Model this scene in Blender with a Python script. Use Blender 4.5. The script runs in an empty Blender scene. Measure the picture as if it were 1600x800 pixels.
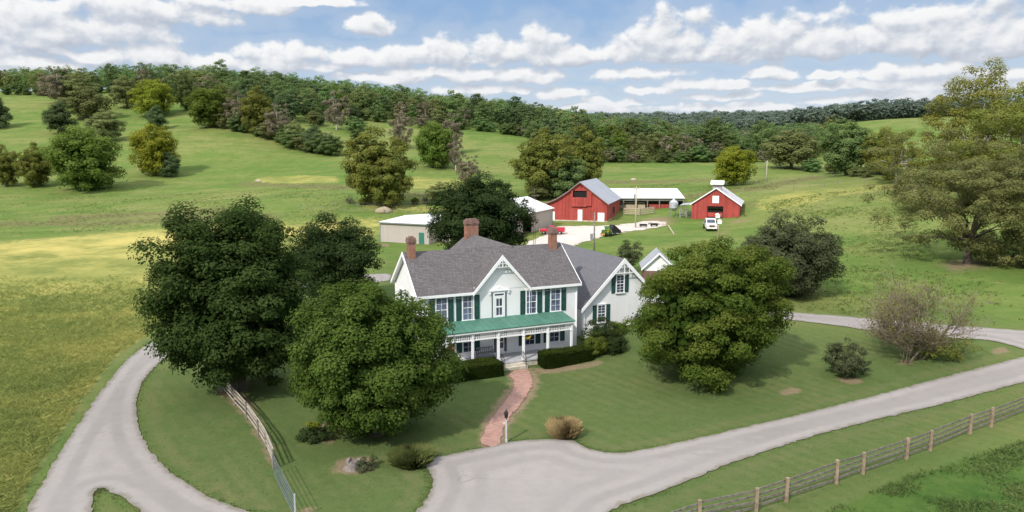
import bpy, bmesh, math, random
import numpy as np
from mathutils import Vector, Matrix
from mathutils.geometry import delaunay_2d_cdt

PI = math.pi
scene = bpy.context.scene
col = scene.collection
R = random.Random(11)

# ------------------------------------------------------------------ camera
F, TH, CH = 1122.75, 0.147, 18.5            # focal length (px of a 1600 px wide frame), downward pitch, height
cam = bpy.data.objects.new('camera', bpy.data.cameras.new('camera'))
col.objects.link(cam)
cam.location = (0, 0, CH)
cam.rotation_euler = (PI / 2 - TH, 0, 0)
cam.data.sensor_width = 36
cam.data.lens = 36 * F / 1600
cam.data.clip_end = 9000
cam.data.clip_start = 0.5
scene.camera = cam
cT, sT = math.cos(TH), math.sin(TH)

def ray(px, py):
    return np.array([px - 800.0, F * cT + (400 - py) * sT, -F * sT + (400 - py) * cT])

def at(px, py, Y):                           # the point at depth Y seen at a pixel of the photograph
    d = ray(px, py)
    p = d * (Y / d[1])
    return (p[0], p[1], p[2] + CH)

# ------------------------------------------------------------------ terrain
CTRL = []
for x in range(-75, 16, 15):
    for y in (0, 20, 40, 55):
        CTRL.append((x, y, 0.0))
for x, y, z in [(-120, 30, 0), (-120, 80, 0), (-45, 75, 0), (-60, 100, 0), (-90, 130, 0.3), (-30, 95, 0.4), (-8, 59, 0), (-2, 62, 0), (4, 64, .05),
                (6, 40, 0), (20, 25, 0), (35, 20, 0), (20, 45, 0), (40, 40, .2), (30, 57, .5), (11, 68.5, 1.55), (15, 72, 1.7),
                (-15, 68, .3), (-8, 75, .6), (0, 85, 1.3), (28, 71, 1.7), (45, 62, 1.3), (62, 60, 1.6), (60, 40, .6), (80, 55, 1.8), (20, 90, 2.0),
                (-15, 131, 1.0), (-25, 137, 1.0), (0, 136, 1.6), (8, 155, 2.2), (21, 160, 2.5), (7, 164, 2.4), (38, 160, 2.9), (46, 150, 3.0), (30, 178, 3.2),
                (40, 130, 2.4), (20, 125, 1.9), (5, 115, 1.5), (130, 60, 5), (130, 110, 9), (110, 20, 2), (200, 120, 16),
                (-150, 0, 0), (0, -60, 0), (120, -60, 0), (-120, -60, 0), (-200, 100, 1), (-40, 160, 1.2)]:
    CTRL.append((x, y, z))
for px, py, Y in [(100, 330, 195), (300, 305, 225), (560, 312, 185), (700, 300, 205), (860, 306, 190), (-200, 330, 205), (135, 291, 250), (0, 291, 250), (260, 275, 275),
                  (400, 285, 255), (330, 200, 365), (250, 200, 375), (100, 200, 375), (-150, 200, 375), (100, 146, 480), (250, 150, 470), (-150, 146, 480), (-400, 150, 480),
                  (400, 180, 410), (480, 232, 330), (560, 190, 430), (620, 205, 400), (760, 200, 430), (730, 230, 350), (660, 262, 270), (560, 262, 275), (820, 235, 340),
                  (900, 256, 335), (1050, 263, 330), (1180, 262, 330), (950, 285, 245), (1060, 300, 205), (1170, 300, 185), (1130, 285, 225), (1280, 265, 255), (1400, 288, 185),
                  (1480, 420, 92), (1600, 420, 92), (1430, 262, 210), (1600, 300, 150), (1700, 260, 190), (1600, 240, 260), (1320, 272, 235), (1240, 262, 260), (1340, 192, 620), (1480, 212, 480),
                  (1230, 330, 155), (1330, 330, 145), (1300, 400, 105), (1400, 380, 112)]:
    CTRL.append(at(px, py, Y))
for px, py, Y, dz in [(300, 100, 560, -17), (100, 106, 560, -17), (500, 120, 560, -17), (640, 138, 600, -17), (780, 158, 650, -17), (900, 182, 720, -16), (1000, 176, 950, -19), (1150, 174, 950, -19),
                      (1300, 172, 950, -19), (1450, 172, 950, -19), (1650, 172, 950, -19), (850, 178, 1000, -19), (1100, 205, 480, -12), (1000, 200, 520, -12), (1200, 205, 560, -12), (1150, 190, 720, -14), (1000, 190, 740, -14)]:
    p = at(px, py, Y)
    CTRL.append((p[0], p[1], p[2] + dz))
for x, y, z in [(-300, 800, 75), (0, 800, 45), (-700, 600, 70), (-600, 900, 60), (-400, 200, 4), (-400, 60, 0), (0, 1500, 30), (-800, 1500, 30), (800, 1500, 40), (1500, 900, 45), (500, 300, 33),
                (350, 200, 28), (400, 60, 14), (900, 400, 48), (-1500, 800, 60), (-1500, 0, 5), (1500, 0, 20), (0, 3500, 0), (-2500, 2500, 0), (2500, 2500, 0), (0, -400, 0)]:
    CTRL.append((x, y, z))
CP = np.array(CTRL, float)
# smooth multiquadric surface through the control points; softness grows with distance
CC = np.clip(0.10 * np.hypot(CP[:, 0], CP[:, 1]), 7.0, 60.0)
def _kern(x, y):
    return np.sqrt((x[:, None] - CP[None, :, 0]) ** 2 + (y[:, None] - CP[None, :, 1]) ** 2 + CC[None, :] ** 2)
_K = _kern(CP[:, 0], CP[:, 1])
_W = np.linalg.solve(_K, CP[:, 2])
def hs(x, y):
    x = np.atleast_1d(np.asarray(x, float)).ravel(); y = np.atleast_1d(np.asarray(y, float)).ravel()
    out = np.empty(len(x))
    for i in range(0, len(x), 20000):
        out[i:i + 20000] = _kern(x[i:i + 20000], y[i:i + 20000]) @ _W
    return out
def h(x, y):
    return float(hs([x], [y])[0])

_T = np.geomspace(14, 2500, 700)
def ground(px, py):                          # where the sight line of a pixel first meets the terrain
    d = ray(px, py); d = d / d[1]
    z = CH + d[2] * _T - hs(d[0] * _T, _T)
    k = np.argmax(z < 0)
    if z[k] >= 0:
        k = len(_T) - 1
    if k == 0:
        k = 1
    a, b = _T[k - 1], _T[k]
    f = z[k - 1] / (z[k - 1] - z[k]) if z[k - 1] != z[k] else 0
    t = a + (b - a) * min(max(f, 0), 1)
    return (d[0] * t, t)
def project(x, y, z):
    dx, dy, dz = x, y, z - CH
    d = dy * cT - dz * sT; u = dy * sT + dz * cT
    return 800 + F * dx / d, 400 - F * u / d

# ------------------------------------------------------------------ naming helpers
def tag(o, label=None, cat=None, group=None, kind=None):
    if label: o['label'] = label
    if cat: o['category'] = cat
    if group: o['group'] = group
    if kind: o['kind'] = kind
    return o
def empty(name, loc=(0, 0, 0), rz=0.0):
    o = bpy.data.objects.new(name, None)
    o.empty_display_size = 0.3
    col.objects.link(o); o.location = loc; o.rotation_euler = (0, 0, rz)
    return o
def thing(name, label, cat, loc=(0, 0, 0), rz=0.0, group=None):
    return tag(empty(name, loc, rz), label, cat, group)
def copy_tree(o, parent=None):
    c = o.copy(); col.objects.link(c)
    if parent: c.parent = parent
    for ch in [k for k in bpy.data.objects if k.parent == o]:
        copy_tree(ch, c)
    return c

# ------------------------------------------------------------------ mesh builder
class MB:
    def __init__(s): s.v = []; s.f = []
    def add(s, verts, faces):
        o = len(s.v); s.v += [tuple(v) for v in verts]; s.f += [tuple(i + o for i in f) for f in faces]; return s
    def box(s, x0, x1, y0, y1, z0, z1, M=None):
        v = [(x0, y0, z0), (x1, y0, z0), (x1, y1, z0), (x0, y1, z0), (x0, y0, z1), (x1, y0, z1), (x1, y1, z1), (x0, y1, z1)]
        if M is not None: v = [tuple(M @ Vector(p)) for p in v]
        return s.add(v, [(3, 2, 1, 0), (4, 5, 6, 7), (0, 1, 5, 4), (1, 2, 6, 5), (2, 3, 7, 6), (3, 0, 4, 7)])
    def quad(s, a, b, c, d): return s.add([a, b, c, d], [(0, 1, 2, 3)])
    def poly(s, pts): return s.add(pts, [tuple(range(len(pts)))])
    def slab(s, pts, t, up=None):            # a flat panel: polygon pts thickened by t along -normal
        P = [Vector(p) for p in pts]
        n = (P[1] - P[0]).cross(P[2] - P[0]).normalized()
        if up is not None and n.dot(Vector(up)) < 0: n = -n; P = P[::-1]
        Q = [p - n * t for p in P]; k = len(P)
        return s.add(P + Q, [tuple(range(k)), tuple(range(2 * k - 1, k - 1, -1))] + [(i, k + i, k + (i + 1) % k, (i + 1) % k) for i in range(k)])
    def prism(s, pts2, axis, a, b, M=None):  # polygon extruded along an axis; pts2 in the two other axes in order
        def mk(p, c):
            return {'x': (c, p[0], p[1]), 'y': (p[0], c, p[1]), 'z': (p[0], p[1], c)}[axis]
        v = [mk(p, a) for p in pts2] + [mk(p, b) for p in pts2]; k = len(pts2)
        if M is not None: v = [tuple(M @ Vector(p)) for p in v]
        return s.add(v, [tuple(range(k))[::-1], tuple(range(k, 2 * k))] + [(i, (i + 1) % k, k + (i + 1) % k, k + i) for i in range(k)])
    def bar(s, p, q, w, t=None, up=(0, 0, 1)):  # rectangular bar from p to q
        p, q = Vector(p), Vector(q); d = (q - p).normalized(); t = t or w
        a = d.cross(Vector(up))
        if a.length < 1e-4: a = d.cross(Vector((1, 0, 0)))
        a.normalize(); b = a.cross(d).normalized()
        v = []
        for c in (p, q):
            for i, j in ((-1, -1), (1, -1), (1, 1), (-1, 1)):
                v.append(c + a * (w / 2 * i) + b * (t / 2 * j))
        return s.add(v, [(3, 2, 1, 0), (4, 5, 6, 7), (0, 1, 5, 4), (1, 2, 6, 5), (2, 3, 7, 6), (3, 0, 4, 7)])
    def tube(s, pts, rad, n=8, cap=True):
        P = [Vector(p) for p in pts]
        if not hasattr(rad, '__len__'): rad = [rad] * len(P)
        o = len(s.v); ref = None
        for i, p in enumerate(P):
            d = (P[min(i + 1, len(P) - 1)] - P[max(i - 1, 0)]).normalized()
            a = d.orthogonal() if ref is None else ref - d * ref.dot(d)
            if a.length < 1e-5: a = d.orthogonal()
            a.normalize(); ref = a; b = d.cross(a)
            for k in range(n):
                an = 2 * PI * k / n
                s.v.append(tuple(p + (a * math.cos(an) + b * math.sin(an)) * rad[i]))
        for i in range(len(P) - 1):
            for k in range(n):
                s.f.append((o + i * n + k, o + i * n + (k + 1) % n, o + (i + 1) * n + (k + 1) % n, o + (i + 1) * n + k))
        if cap:
            s.f.append(tuple(o + k for k in range(n))[::-1]); s.f.append(tuple(o + (len(P) - 1) * n + k for k in range(n)))
        return s
    def lathe(s, prof, n=16, c=(0, 0, 0)):
        o = len(s.v)
        for r, z in prof:
            for k in range(n):
                a = 2 * PI * k / n; s.v.append((c[0] + r * math.cos(a), c[1] + r * math.sin(a), c[2] + z))
        for i in range(len(prof) - 1):
            for k in range(n):
                s.f.append((o + i * n + k, o + i * n + (k + 1) % n, o + (i + 1) * n + (k + 1) % n, o + (i + 1) * n + k))
        s.f.append(tuple(o + k for k in range(n))[::-1]); s.f.append(tuple(o + (len(prof) - 1) * n + k for k in range(n)))
        return s
    def disc(s, c, ax, r, w, n=16):           # a wheel: cylinder along an axis vector
        ax = Vector(ax).normalized(); return s.tube([Vector(c) - ax * w / 2, Vector(c) - ax * w * .4, Vector(c) + ax * w * .4, Vector(c) + ax * w / 2], [r * .93, r, r, r * .93], n)
    def build(s, name, mat, parent=None, bevel=0.0, smooth=False):
        me = bpy.data.meshes.new(name); me.from_pydata(s.v, [], s.f)
        me.materials.append(mat)
        bm = bmesh.new(); bm.from_mesh(me); bmesh.ops.recalc_face_normals(bm, faces=bm.faces)
        if bevel:
            bmesh.ops.bevel(bm, geom=list(bm.edges), offset=bevel, segments=2, affect='EDGES', clamp_overlap=True, profile=.6)
        bm.to_mesh(me); bm.free()
        if smooth:
            me.polygons.foreach_set('use_smooth', [True] * len(me.polygons))
        o = bpy.data.objects.new(name, me); col.objects.link(o)
        if parent: o.parent = parent
        return o

def raw_mesh(name, verts, quads, mats, tone=None, mat_index=None, extra=None):
    me = bpy.data.meshes.new(name)
    verts = np.asarray(verts, np.float32); quads = np.asarray(quads, np.int32)
    k = quads.shape[1]
    me.vertices.add(len(verts)); me.vertices.foreach_set('co', verts.ravel())
    me.loops.add(quads.size); me.loops.foreach_set('vertex_index', quads.ravel())
    me.polygons.add(len(quads)); me.polygons.foreach_set('loop_start', np.arange(0, quads.size, k, dtype=np.int32))
    if mat_index is not None: me.polygons.foreach_set('material_index', np.asarray(mat_index, np.int32))
    for m in mats: me.materials.append(m)
    if tone is not None:
        a = me.attributes.new('tone', 'FLOAT', 'FACE'); a.data.foreach_set('value', np.asarray(tone, np.float32))
    if extra:
        for n, val in extra.items():
            a = me.attributes.new(n, 'FLOAT', 'POINT'); a.data.foreach_set('value', np.asarray(val, np.float32))
    me.update(calc_edges=True); me.validate()
    return me
def link(name, me, parent=None, loc=None):
    o = bpy.data.objects.new(name, me); col.objects.link(o)
    if parent: o.parent = parent
    if loc: o.location = loc
    return o
# ------------------------------------------------------------------ materials
class NT:
    def __init__(s, tree): s.t = tree
    def n(s, typ, **kw):
        nd = s.t.nodes.new(typ)
        for k, v in kw.items():
            if k.startswith('i_'):
                key = k[2:]; key = int(key) if key.isdigit() else key.replace('_', ' ')
                sock = nd.inputs[key]
                if hasattr(v, 'is_output') and v.is_output: s.t.links.new(v, sock)
                else: sock.default_value = v
            else: setattr(nd, k, v)
        return nd
    def math(s, op, a, b=None, c=None, clamp=False):
        nd = s.t.nodes.new('ShaderNodeMath'); nd.operation = op; nd.use_clamp = clamp
        for i, v in enumerate((a, b, c)):
            if v is None: continue
            if hasattr(v, 'is_output'): s.t.links.new(v, nd.inputs[i])
            else: nd.inputs[i].default_value = v
        return nd.outputs[0]
    def vm(s, op, a, b=None):
        nd = s.t.nodes.new('ShaderNodeVectorMath'); nd.operation = op
        for i, v in enumerate((a, b)):
            if v is None: continue
            if hasattr(v, 'is_output'): s.t.links.new(v, nd.inputs[i])
            else: nd.inputs[i].default_value = v
        return nd.outputs['Value'] if op in ('DOT_PRODUCT', 'LENGTH') else nd.outputs[0]
    def mix(s, f, a, b, mode='MIX'):
        nd = s.t.nodes.new('ShaderNodeMix'); nd.data_type = 'RGBA'; nd.blend_type = mode
        for i, v in ((0, f), (6, a), (7, b)):
            if hasattr(v, 'is_output'): s.t.links.new(v, nd.inputs[i])
            elif i == 0: nd.inputs[i].default_value = v
            else: nd.inputs[i].default_value = (*v, 1) if len(v) == 3 else v
        return nd.outputs[2]
    def ramp(s, f, stops, interp='LINEAR'):
        nd = s.t.nodes.new('ShaderNodeValToRGB'); cr = nd.color_ramp; cr.interpolation = interp
        while len(cr.elements) < len(stops): cr.elements.new(.5)
        for e, (p, c) in zip(cr.elements, stops):
            e.position = p; e.color = (*c, 1) if len(c) == 3 else c
        s.t.links.new(f, nd.inputs[0]); return nd.outputs[0]
    def noise(s, vec, scale, detail=4, rough=.55, dist=0.0):
        nd = s.t.nodes.new('ShaderNodeTexNoise')
        nd.inputs['Scale'].default_value = scale; nd.inputs['Detail'].default_value = detail
        nd.inputs['Roughness'].default_value = rough; nd.inputs['Distortion'].default_value = dist
        if vec is not None: s.t.links.new(vec, nd.inputs['Vector'])
        return nd.outputs['Fac']
    def mapr(s, v, a, b, c=0.0, d=1.0, smooth=True):
        nd = s.t.nodes.new('ShaderNodeMapRange'); nd.interpolation_type = 'SMOOTHSTEP' if smooth else 'LINEAR'
        s.t.links.new(v, nd.inputs[0])
        for i, q in enumerate((a, b, c, d)): nd.inputs[i + 1].default_value = q
        return nd.outputs[0]
    def link(s, a, b): s.t.links.new(a, b)
def new_mat(name):
    m = bpy.data.materials.new(name); m.use_nodes = True; t = m.node_tree; t.nodes.clear()
    nt = NT(t); out = t.nodes.new('ShaderNodeOutputMaterial'); return m, nt, out
def principled(nt, out, color, rough=.6, metal=0.0, spec=.4, bump=None, bump_d=.02, bump_s=.6):
    b = nt.n('ShaderNodeBsdfPrincipled'); b.inputs['Roughness'].default_value = rough; b.inputs['Metallic'].default_value = metal
    b.inputs['Specular IOR Level'].default_value = spec
    if hasattr(color, 'is_output'): nt.link(color, b.inputs['Base Color'])
    else: b.inputs['Base Color'].default_value = (*color, 1)
    if bump is not None:
        bp = nt.n('ShaderNodeBump'); bp.inputs['Distance'].default_value = bump_d; bp.inputs['Strength'].default_value = bump_s
        nt.link(bump, bp.inputs['Height']); nt.link(bp.outputs[0], b.inputs['Normal'])
    nt.link(b.outputs[0], out.inputs[0]); return b
def objco(nt): return nt.n('ShaderNodeTexCoord').outputs['Object']
def sep(nt, v):
    n = nt.n('ShaderNodeSeparateXYZ'); nt.link(v, n.inputs[0]); return n.outputs
def comb(nt, x=0.0, y=0.0, z=0.0):
    n = nt.n('ShaderNodeCombineXYZ')
    for i, v in enumerate((x, y, z)):
        if hasattr(v, 'is_output'): nt.link(v, n.inputs[i])
        else: n.inputs[i].default_value = v
    return n.outputs[0]
M = {}
def plain(name, c, rough=.6, metal=0.0, var=.18, scale=2.0, spec=.35, bump=0.0, streak=False):
    m, nt, out = new_mat(name); v = objco(nt)
    if streak:
        mp = nt.n('ShaderNodeMapping'); mp.inputs['Scale'].default_value = (1, 1, .12); nt.link(v, mp.inputs[0]); v2 = mp.outputs[0]
    else: v2 = v
    n1 = nt.noise(v2, scale, 5, .6)
    cc = nt.mix(nt.mapr(n1, .25, .75), tuple(x * (1 - var) for x in c), tuple(min(1, x * (1 + var)) for x in c))
    principled(nt, out, cc, rough, metal, spec, nt.noise(v, scale * 12, 3) if bump else None, bump or .01, .5)
    M[name] = m; return m
plain('white_paint', (.82, .82, .81), .5, var=.05, scale=1.5)
plain('grey_paint', (.42, .42, .43), .6, var=.1)
plain('shutter_green', (.008, .058, .044), .45, var=.2, scale=4)
plain('door_green', (.035, .16, .12), .5)
plain('black_iron', (.015, .015, .016), .5)
plain('interior_shade', (.012, .011, .010), .9)  # near-black: the shade inside barn openings, put into a colour
plain('concrete', (.42, .38, .32), .85, var=.2, bump=.01)
plain('limestone', (.50, .45, .36), .85, var=.3, bump=.02)
plain('weathered_wood', (.22, .19, .16), .85, var=.35, scale=6, bump=.01)
plain('pale_wood', (.42, .34, .24), .85, var=.25, scale=6, bump=.01)
plain('post_wood', (.27, .20, .135), .85, var=.3, scale=3, bump=.01)
plain('rail_wood', (.17, .145, .12), .85, var=.45, scale=5, bump=.01)
plain('steel_grey', (.38, .40, .43), .4, .6, var=.1)
plain('gate_steel', (.12, .145, .175), .6, .1, var=.2)
plain('galvanised', (.55, .57, .59), .45, .5, var=.12)
plain('rust', (.16, .07, .045), .8, var=.3)
plain('red_vehicle', (.46, .025, .05), .3, var=.06, spec=.5)
plain('white_vehicle', (.78, .78, .76), .35, var=.06, spec=.5)
plain('rubber', (.018, .018, .018), .8)
plain('chrome', (.6, .6, .6), .2, .9, var=.05)
plain('tractor_green', (.045, .12, .015), .5, var=.25)
plain('tractor_yellow', (.62, .35, .03), .45, var=.15)
plain('black_tarp', (.02, .018, .017), .6, var=.3)
plain('flower_yellow', (.55, .40, .02), .8, var=.3, scale=20)
plain('flower_pink', (.5, .10, .18), .8, var=.4, scale=20)
plain('soil', (.10, .070, .045), .95, var=.3, scale=5, bump=.03)
plain('stump_wood', (.20, .17, .15), .9, var=.35, scale=8, bump=.03)
plain('bale', (.34, .28, .19), .95, var=.3, scale=6, bump=.04)
plain('cloth_grey', (.25, .26, .28), .9)
plain('tan_rock', (.40, .34, .26), .9, var=.3, bump=.05)

def mat_siding(name, c, pitch=.14, var=.05, dirt=.10):
    m, nt, out = new_mat(name); v = objco(nt); x, y, z = sep(nt, v)
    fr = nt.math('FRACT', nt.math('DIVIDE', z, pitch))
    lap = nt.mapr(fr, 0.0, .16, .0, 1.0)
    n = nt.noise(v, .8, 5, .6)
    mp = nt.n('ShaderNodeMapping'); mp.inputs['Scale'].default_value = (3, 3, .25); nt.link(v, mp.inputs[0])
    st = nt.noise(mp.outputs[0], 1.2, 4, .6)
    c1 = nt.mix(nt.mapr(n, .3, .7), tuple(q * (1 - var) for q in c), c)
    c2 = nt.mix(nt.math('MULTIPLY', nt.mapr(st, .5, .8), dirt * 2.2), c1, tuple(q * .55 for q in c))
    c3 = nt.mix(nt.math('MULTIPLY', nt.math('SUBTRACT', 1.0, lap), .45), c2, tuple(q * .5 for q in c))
    principled(nt, out, c3, .55, 0, .3, fr, .02, .7)
    M[name] = m
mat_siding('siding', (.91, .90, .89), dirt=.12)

def mat_shingle(name, ca, cb, cm):
    m, nt, out = new_mat(name); v = objco(nt); x, y, z = sep(nt, v)
    # courses follow height; bricks run along the roof (x and y summed so every slope shows courses)
    uv = comb(nt, nt.math('ADD', x, nt.math('MULTIPLY', y, .9)), nt.math('MULTIPLY', z, 1.35))
    br = nt.n('ShaderNodeTexBrick'); nt.link(uv, br.inputs['Vector'])
    br.inputs['Scale'].default_value = 1.0; br.inputs['Brick Width'].default_value = .34; br.inputs['Row Height'].default_value = .15
    br.inputs['Mortar Size'].default_value = .014; br.inputs['Mortar Smooth'].default_value = .3; br.inputs['Bias'].default_value = -.1
    br.inputs['Color1'].default_value = (*ca, 1); br.inputs['Color2'].default_value = (*cb, 1); br.inputs['Mortar'].default_value = (*cm, 1)
    n = nt.noise(v, .7, 5, .6); n2 = nt.noise(v, 9, 3, .6)
    c = nt.mix(nt.mapr(n, .3, .7, .0, .35), br.outputs['Color'], tuple(q * .8 for q in ca))
    c = nt.mix(nt.mapr(n2, .35, .7, 0, .45), c, tuple(q * 1.35 for q in cb))
    principled(nt, out, c, .9, 0, .2, br.outputs['Fac'], -.015, .6)
    M[name] = m
mat_shingle('shingles', (.092, .083, .084), (.150, .134, .132), (.045, .042, .043))
mat_shingle('shingles_new', (.115, .112, .122), (.140, .136, .146), (.085, .083, .09))

def mat_brick(name, ca, cb, cm, w=.21, hgt=.075, flat=False):
    m, nt, out = new_mat(name); v = objco(nt); x, y, z = sep(nt, v)
    uv = v if flat else comb(nt, nt.math('ADD', x, y), z)
    br = nt.n('ShaderNodeTexBrick'); nt.link(uv, br.inputs['Vector']); br.inputs['Scale'].default_value = 1.0
    br.inputs['Brick Width'].default_value = w; br.inputs['Row Height'].default_value = hgt; br.inputs['Mortar Size'].default_value = .010
    br.inputs['Color1'].default_value = (*ca, 1); br.inputs['Color2'].default_value = (*cb, 1); br.inputs['Mortar'].default_value = (*cm, 1)
    n = nt.noise(v, 2.2, 5, .65)
    c = nt.mix(nt.mapr(n, .35, .75, 0, .6), br.outputs['Color'], tuple(q * .5 for q in ca))
    principled(nt, out, c, .9, 0, .2, br.outputs['Fac'], -.01, .7); M[name] = m
mat_brick('chimney_brick', (.36, .13, .065), (.25, .08, .045), (.34, .29, .24))
mat_brick('path_brick', (.43, .245, .195), (.34, .185, .145), (.31, .25, .205), .34, .17, True)
mat_brick('foundation_brick', (.20, .10, .07), (.15, .08, .06), (.25, .2, .17))

def mat_ribbed(name, c, pitch, axis='x', rough=.45, metal=0.0, var=.08, stain=None, stain_amt=.3, depth=.03):
    m, nt, out = new_mat(name); v = objco(nt); x, y, z = sep(nt, v)
    q = {'x': x, 'y': y, 'xy': nt.math('ADD', x, y)}[axis]
    fr = nt.math('FRACT', nt.math('DIVIDE', q, pitch))
    rib = nt.mapr(nt.math('ABSOLUTE', nt.math('SUBTRACT', fr, .5)), .36, .48)
    n = nt.noise(v, .35, 5, .65)
    wn = nt.n('ShaderNodeTexWhiteNoise', noise_dimensions='1D'); nt.link(nt.math('FLOOR', nt.math('DIVIDE', q, pitch)), wn.inputs['W'])
    n = nt.math('ADD', nt.math('MULTIPLY', n, .55), nt.math('MULTIPLY', nt.mapr(wn.outputs['Value'], 0, 1, .3, .7, False), .45))
    cc = nt.mix(nt.mapr(n, .32, .68), tuple(k * (1 - var) for k in c), tuple(min(1, k * (1 + var)) for k in c))
    cc = nt.mix(nt.math('MULTIPLY', rib, .35), cc, tuple(k * .50 for k in c))
    if stain is not None:
        mp = nt.n('ShaderNodeMapping'); mp.inputs['Scale'].default_value = (1.6, 1.6, .25); nt.link(v, mp.inputs[0])
        cc = nt.mix(nt.mapr(nt.noise(mp.outputs[0], .8, 5, .7), .45, .8, 0, stain_amt), cc, stain)
    principled(nt, out, cc, rough, metal, .35, rib, depth, .5); M[name] = m
mat_ribbed('white_metal_roof', (.80, .79, .77), .9, 'x', .4, 0, .04, depth=.02)
mat_ribbed('grey_metal_roof', (.40, .40, .42), .65, 'y', .45, .25, .12, (.30, .25, .22), .35)
mat_ribbed('barn_boards', (.36, .058, .046), .26, 'xy', .85, 0, .30, (.20, .055, .045), .75, .015)
mat_ribbed('tan_metal', (.44, .385, .34), .35, 'xy', .5, 0, .04)
mat_ribbed('pale_metal_roof', (.60, .56, .56), .65, 'y', .45, .1, .08, (.5, .42, .36), .3)
mat_ribbed('white_metal_roof_y', (.80, .79, .77), .9, 'y', .4, 0, .04, depth=.02)
mat_ribbed('grey_boards', (.36, .34, .31), .25, 'xy', .85, 0, .2, (.2, .17, .14), .5)
mat_ribbed('porch_green', (.062, .170, .120), .55, 'x', .55, 0, .12, (.15, .26, .21), .6, .025)

def mat_glass(name='window_glass', tint=(.030, .036, .055)):
    m, nt, out = new_mat(name); v = objco(nt); n = nt.noise(v, 1.3, 3)
    c = nt.mix(nt.mapr(n, .35, .65), tint, tuple(q * 2.6 for q in tint))
    b = principled(nt, out, c, .08, 0, .6); M[name] = m
mat_glass()
# curtained glass: pale cloth seen behind dark panes
mat_glass('curtain_glass', (.055, .065, .095))

def mat_road(name, c, warm, fine=14, patch=.12, amt=.5):
    m, nt, out = new_mat(name); v = objco(nt)
    a = nt.noise(v, patch, 6, .65); b = nt.noise(v, 1.1, 5, .7); d = nt.noise(v, fine, 4, .7)
    c1 = nt.mix(nt.mapr(a, .3, .7), c, warm)
    c1 = nt.mix(nt.mapr(b, .35, .8, 0, amt), c1, tuple(q * .80 for q in c))
    c1 = nt.mix(nt.mapr(d, .3, .75, 0, .45), c1, tuple(min(1, q * 1.22) for q in c))
    vo = nt.n('ShaderNodeTexVoronoi'); vo.feature = 'DISTANCE_TO_EDGE'; vo.inputs['Scale'].default_value = .22
    dv = nt.n('ShaderNodeMix'); dv.data_type = 'VECTOR'
    wob = nt.vm('ADD', v, nt.vm('SCALE', comb(nt, b, a, 0.0)))
    nt.link(wob, vo.inputs['Vector'])
    crack = nt.math('MULTIPLY', nt.mapr(vo.outputs['Distance'], 0.0, .012, 1, 0), nt.mapr(a, .5, .6, 0, .35))
    c1 = nt.mix(crack, c1, tuple(q * .5 for q in c))
    e = nt.n('ShaderNodeAttribute', attribute_name='edge_dist').outputs['Fac']
    # worn wheel lanes parallel to the edges, dirty crumbling margins
    lane = nt.math('ADD', nt.mapr(nt.math('ABSOLUTE', nt.math('SUBTRACT', e, 1.25)), .15, .55, 1, 0), nt.mapr(nt.math('ABSOLUTE', nt.math('SUBTRACT', e, 2.7)), .15, .6, .7, 0))
    c1 = nt.mix(nt.math('MULTIPLY', lane, nt.mapr(a, .35, .65, .18, .55)), c1, tuple(q * .72 for q in c))
    mg = nt.mapr(nt.math('ADD', e, nt.math('MULTIPLY', nt.math('SUBTRACT', b, .5), 1.1)), .0, .42, .75, 0)
    c1 = nt.mix(mg, c1, tuple(q * k for q, k in zip(c, (.62, .60, .48))))
    principled(nt, out, c1, .9, 0, .2, d, .015, .5); M[name] = m
mat_road('asphalt_drive', (.262, .238, .222), (.312, .282, .260))
mat_road('gravel', (.50, .44, .385), (.60, .54, .48), 9, .2, .55)

# foliage: three shades picked by the 'tone' of each leaf, a little translucency
def mat_leaf(name, dark, mid, light, trans=.36, hue=.02, val=.25, gloss=0):
    m, nt, out = new_mat(name)
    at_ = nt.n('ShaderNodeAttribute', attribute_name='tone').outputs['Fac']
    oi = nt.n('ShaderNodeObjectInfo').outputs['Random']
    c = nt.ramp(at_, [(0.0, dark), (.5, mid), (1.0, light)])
    hs_ = nt.n('ShaderNodeHueSaturation'); nt.link(c, hs_.inputs['Color'])
    nt.link(nt.mapr(oi, 0, 1, .5 - hue, .5 + hue, False), hs_.inputs['Hue'])
    nt.link(nt.mapr(oi, 0, 1, 1 - val, 1 + val, False), hs_.inputs['Value'])
    d = nt.n('ShaderNodeBsdfDiffuse'); nt.link(hs_.outputs[0], d.inputs[0])
    t = nt.n('ShaderNodeBsdfTranslucent'); nt.link(nt.mix(.5, hs_.outputs[0], tuple(min(1, q * 1.3) for q in light)), t.inputs[0])
    mx = nt.n('ShaderNodeMixShader'); mx.inputs[0].default_value = trans; nt.link(d.outputs[0], mx.inputs[1]); nt.link(t.outputs[0], mx.inputs[2])
    if gloss:
        g = nt.n('ShaderNodeBsdfGlossy'); g.inputs['Roughness'].default_value = .45; g.inputs[0].default_value = (.5, .55, .5, 1)
        m2 = nt.n('ShaderNodeMixShader'); m2.inputs[0].default_value = gloss; nt.link(mx.outputs[0], m2.inputs[1]); nt.link(g.outputs[0], m2.inputs[2]); mx = m2
    nt.link(mx.outputs[0], out.inputs[0]); M[name] = m; return m
mat_leaf('leaf_deep', (.022, .039, .010), (.041, .067, .018), (.075, .106, .032), val=.0, hue=0)
mat_leaf('leaf_maple', (.034, .058, .012), (.066, .106, .020), (.128, .172, .040), val=.0, hue=0)
mat_leaf('leaf_rust', (.034, .058, .011), (.076, .116, .020), (.175, .185, .038), val=.0, hue=0)
mat_leaf('leaf_dark', (.020, .034, .011), (.036, .057, .019), (.062, .088, .033), val=.0, hue=0)
mat_leaf('leaf_willow', (0.045, 0.056, 0.027), (0.076, 0.090, 0.043), (0.129, 0.140, 0.071), val=.0, hue=0)
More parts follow.
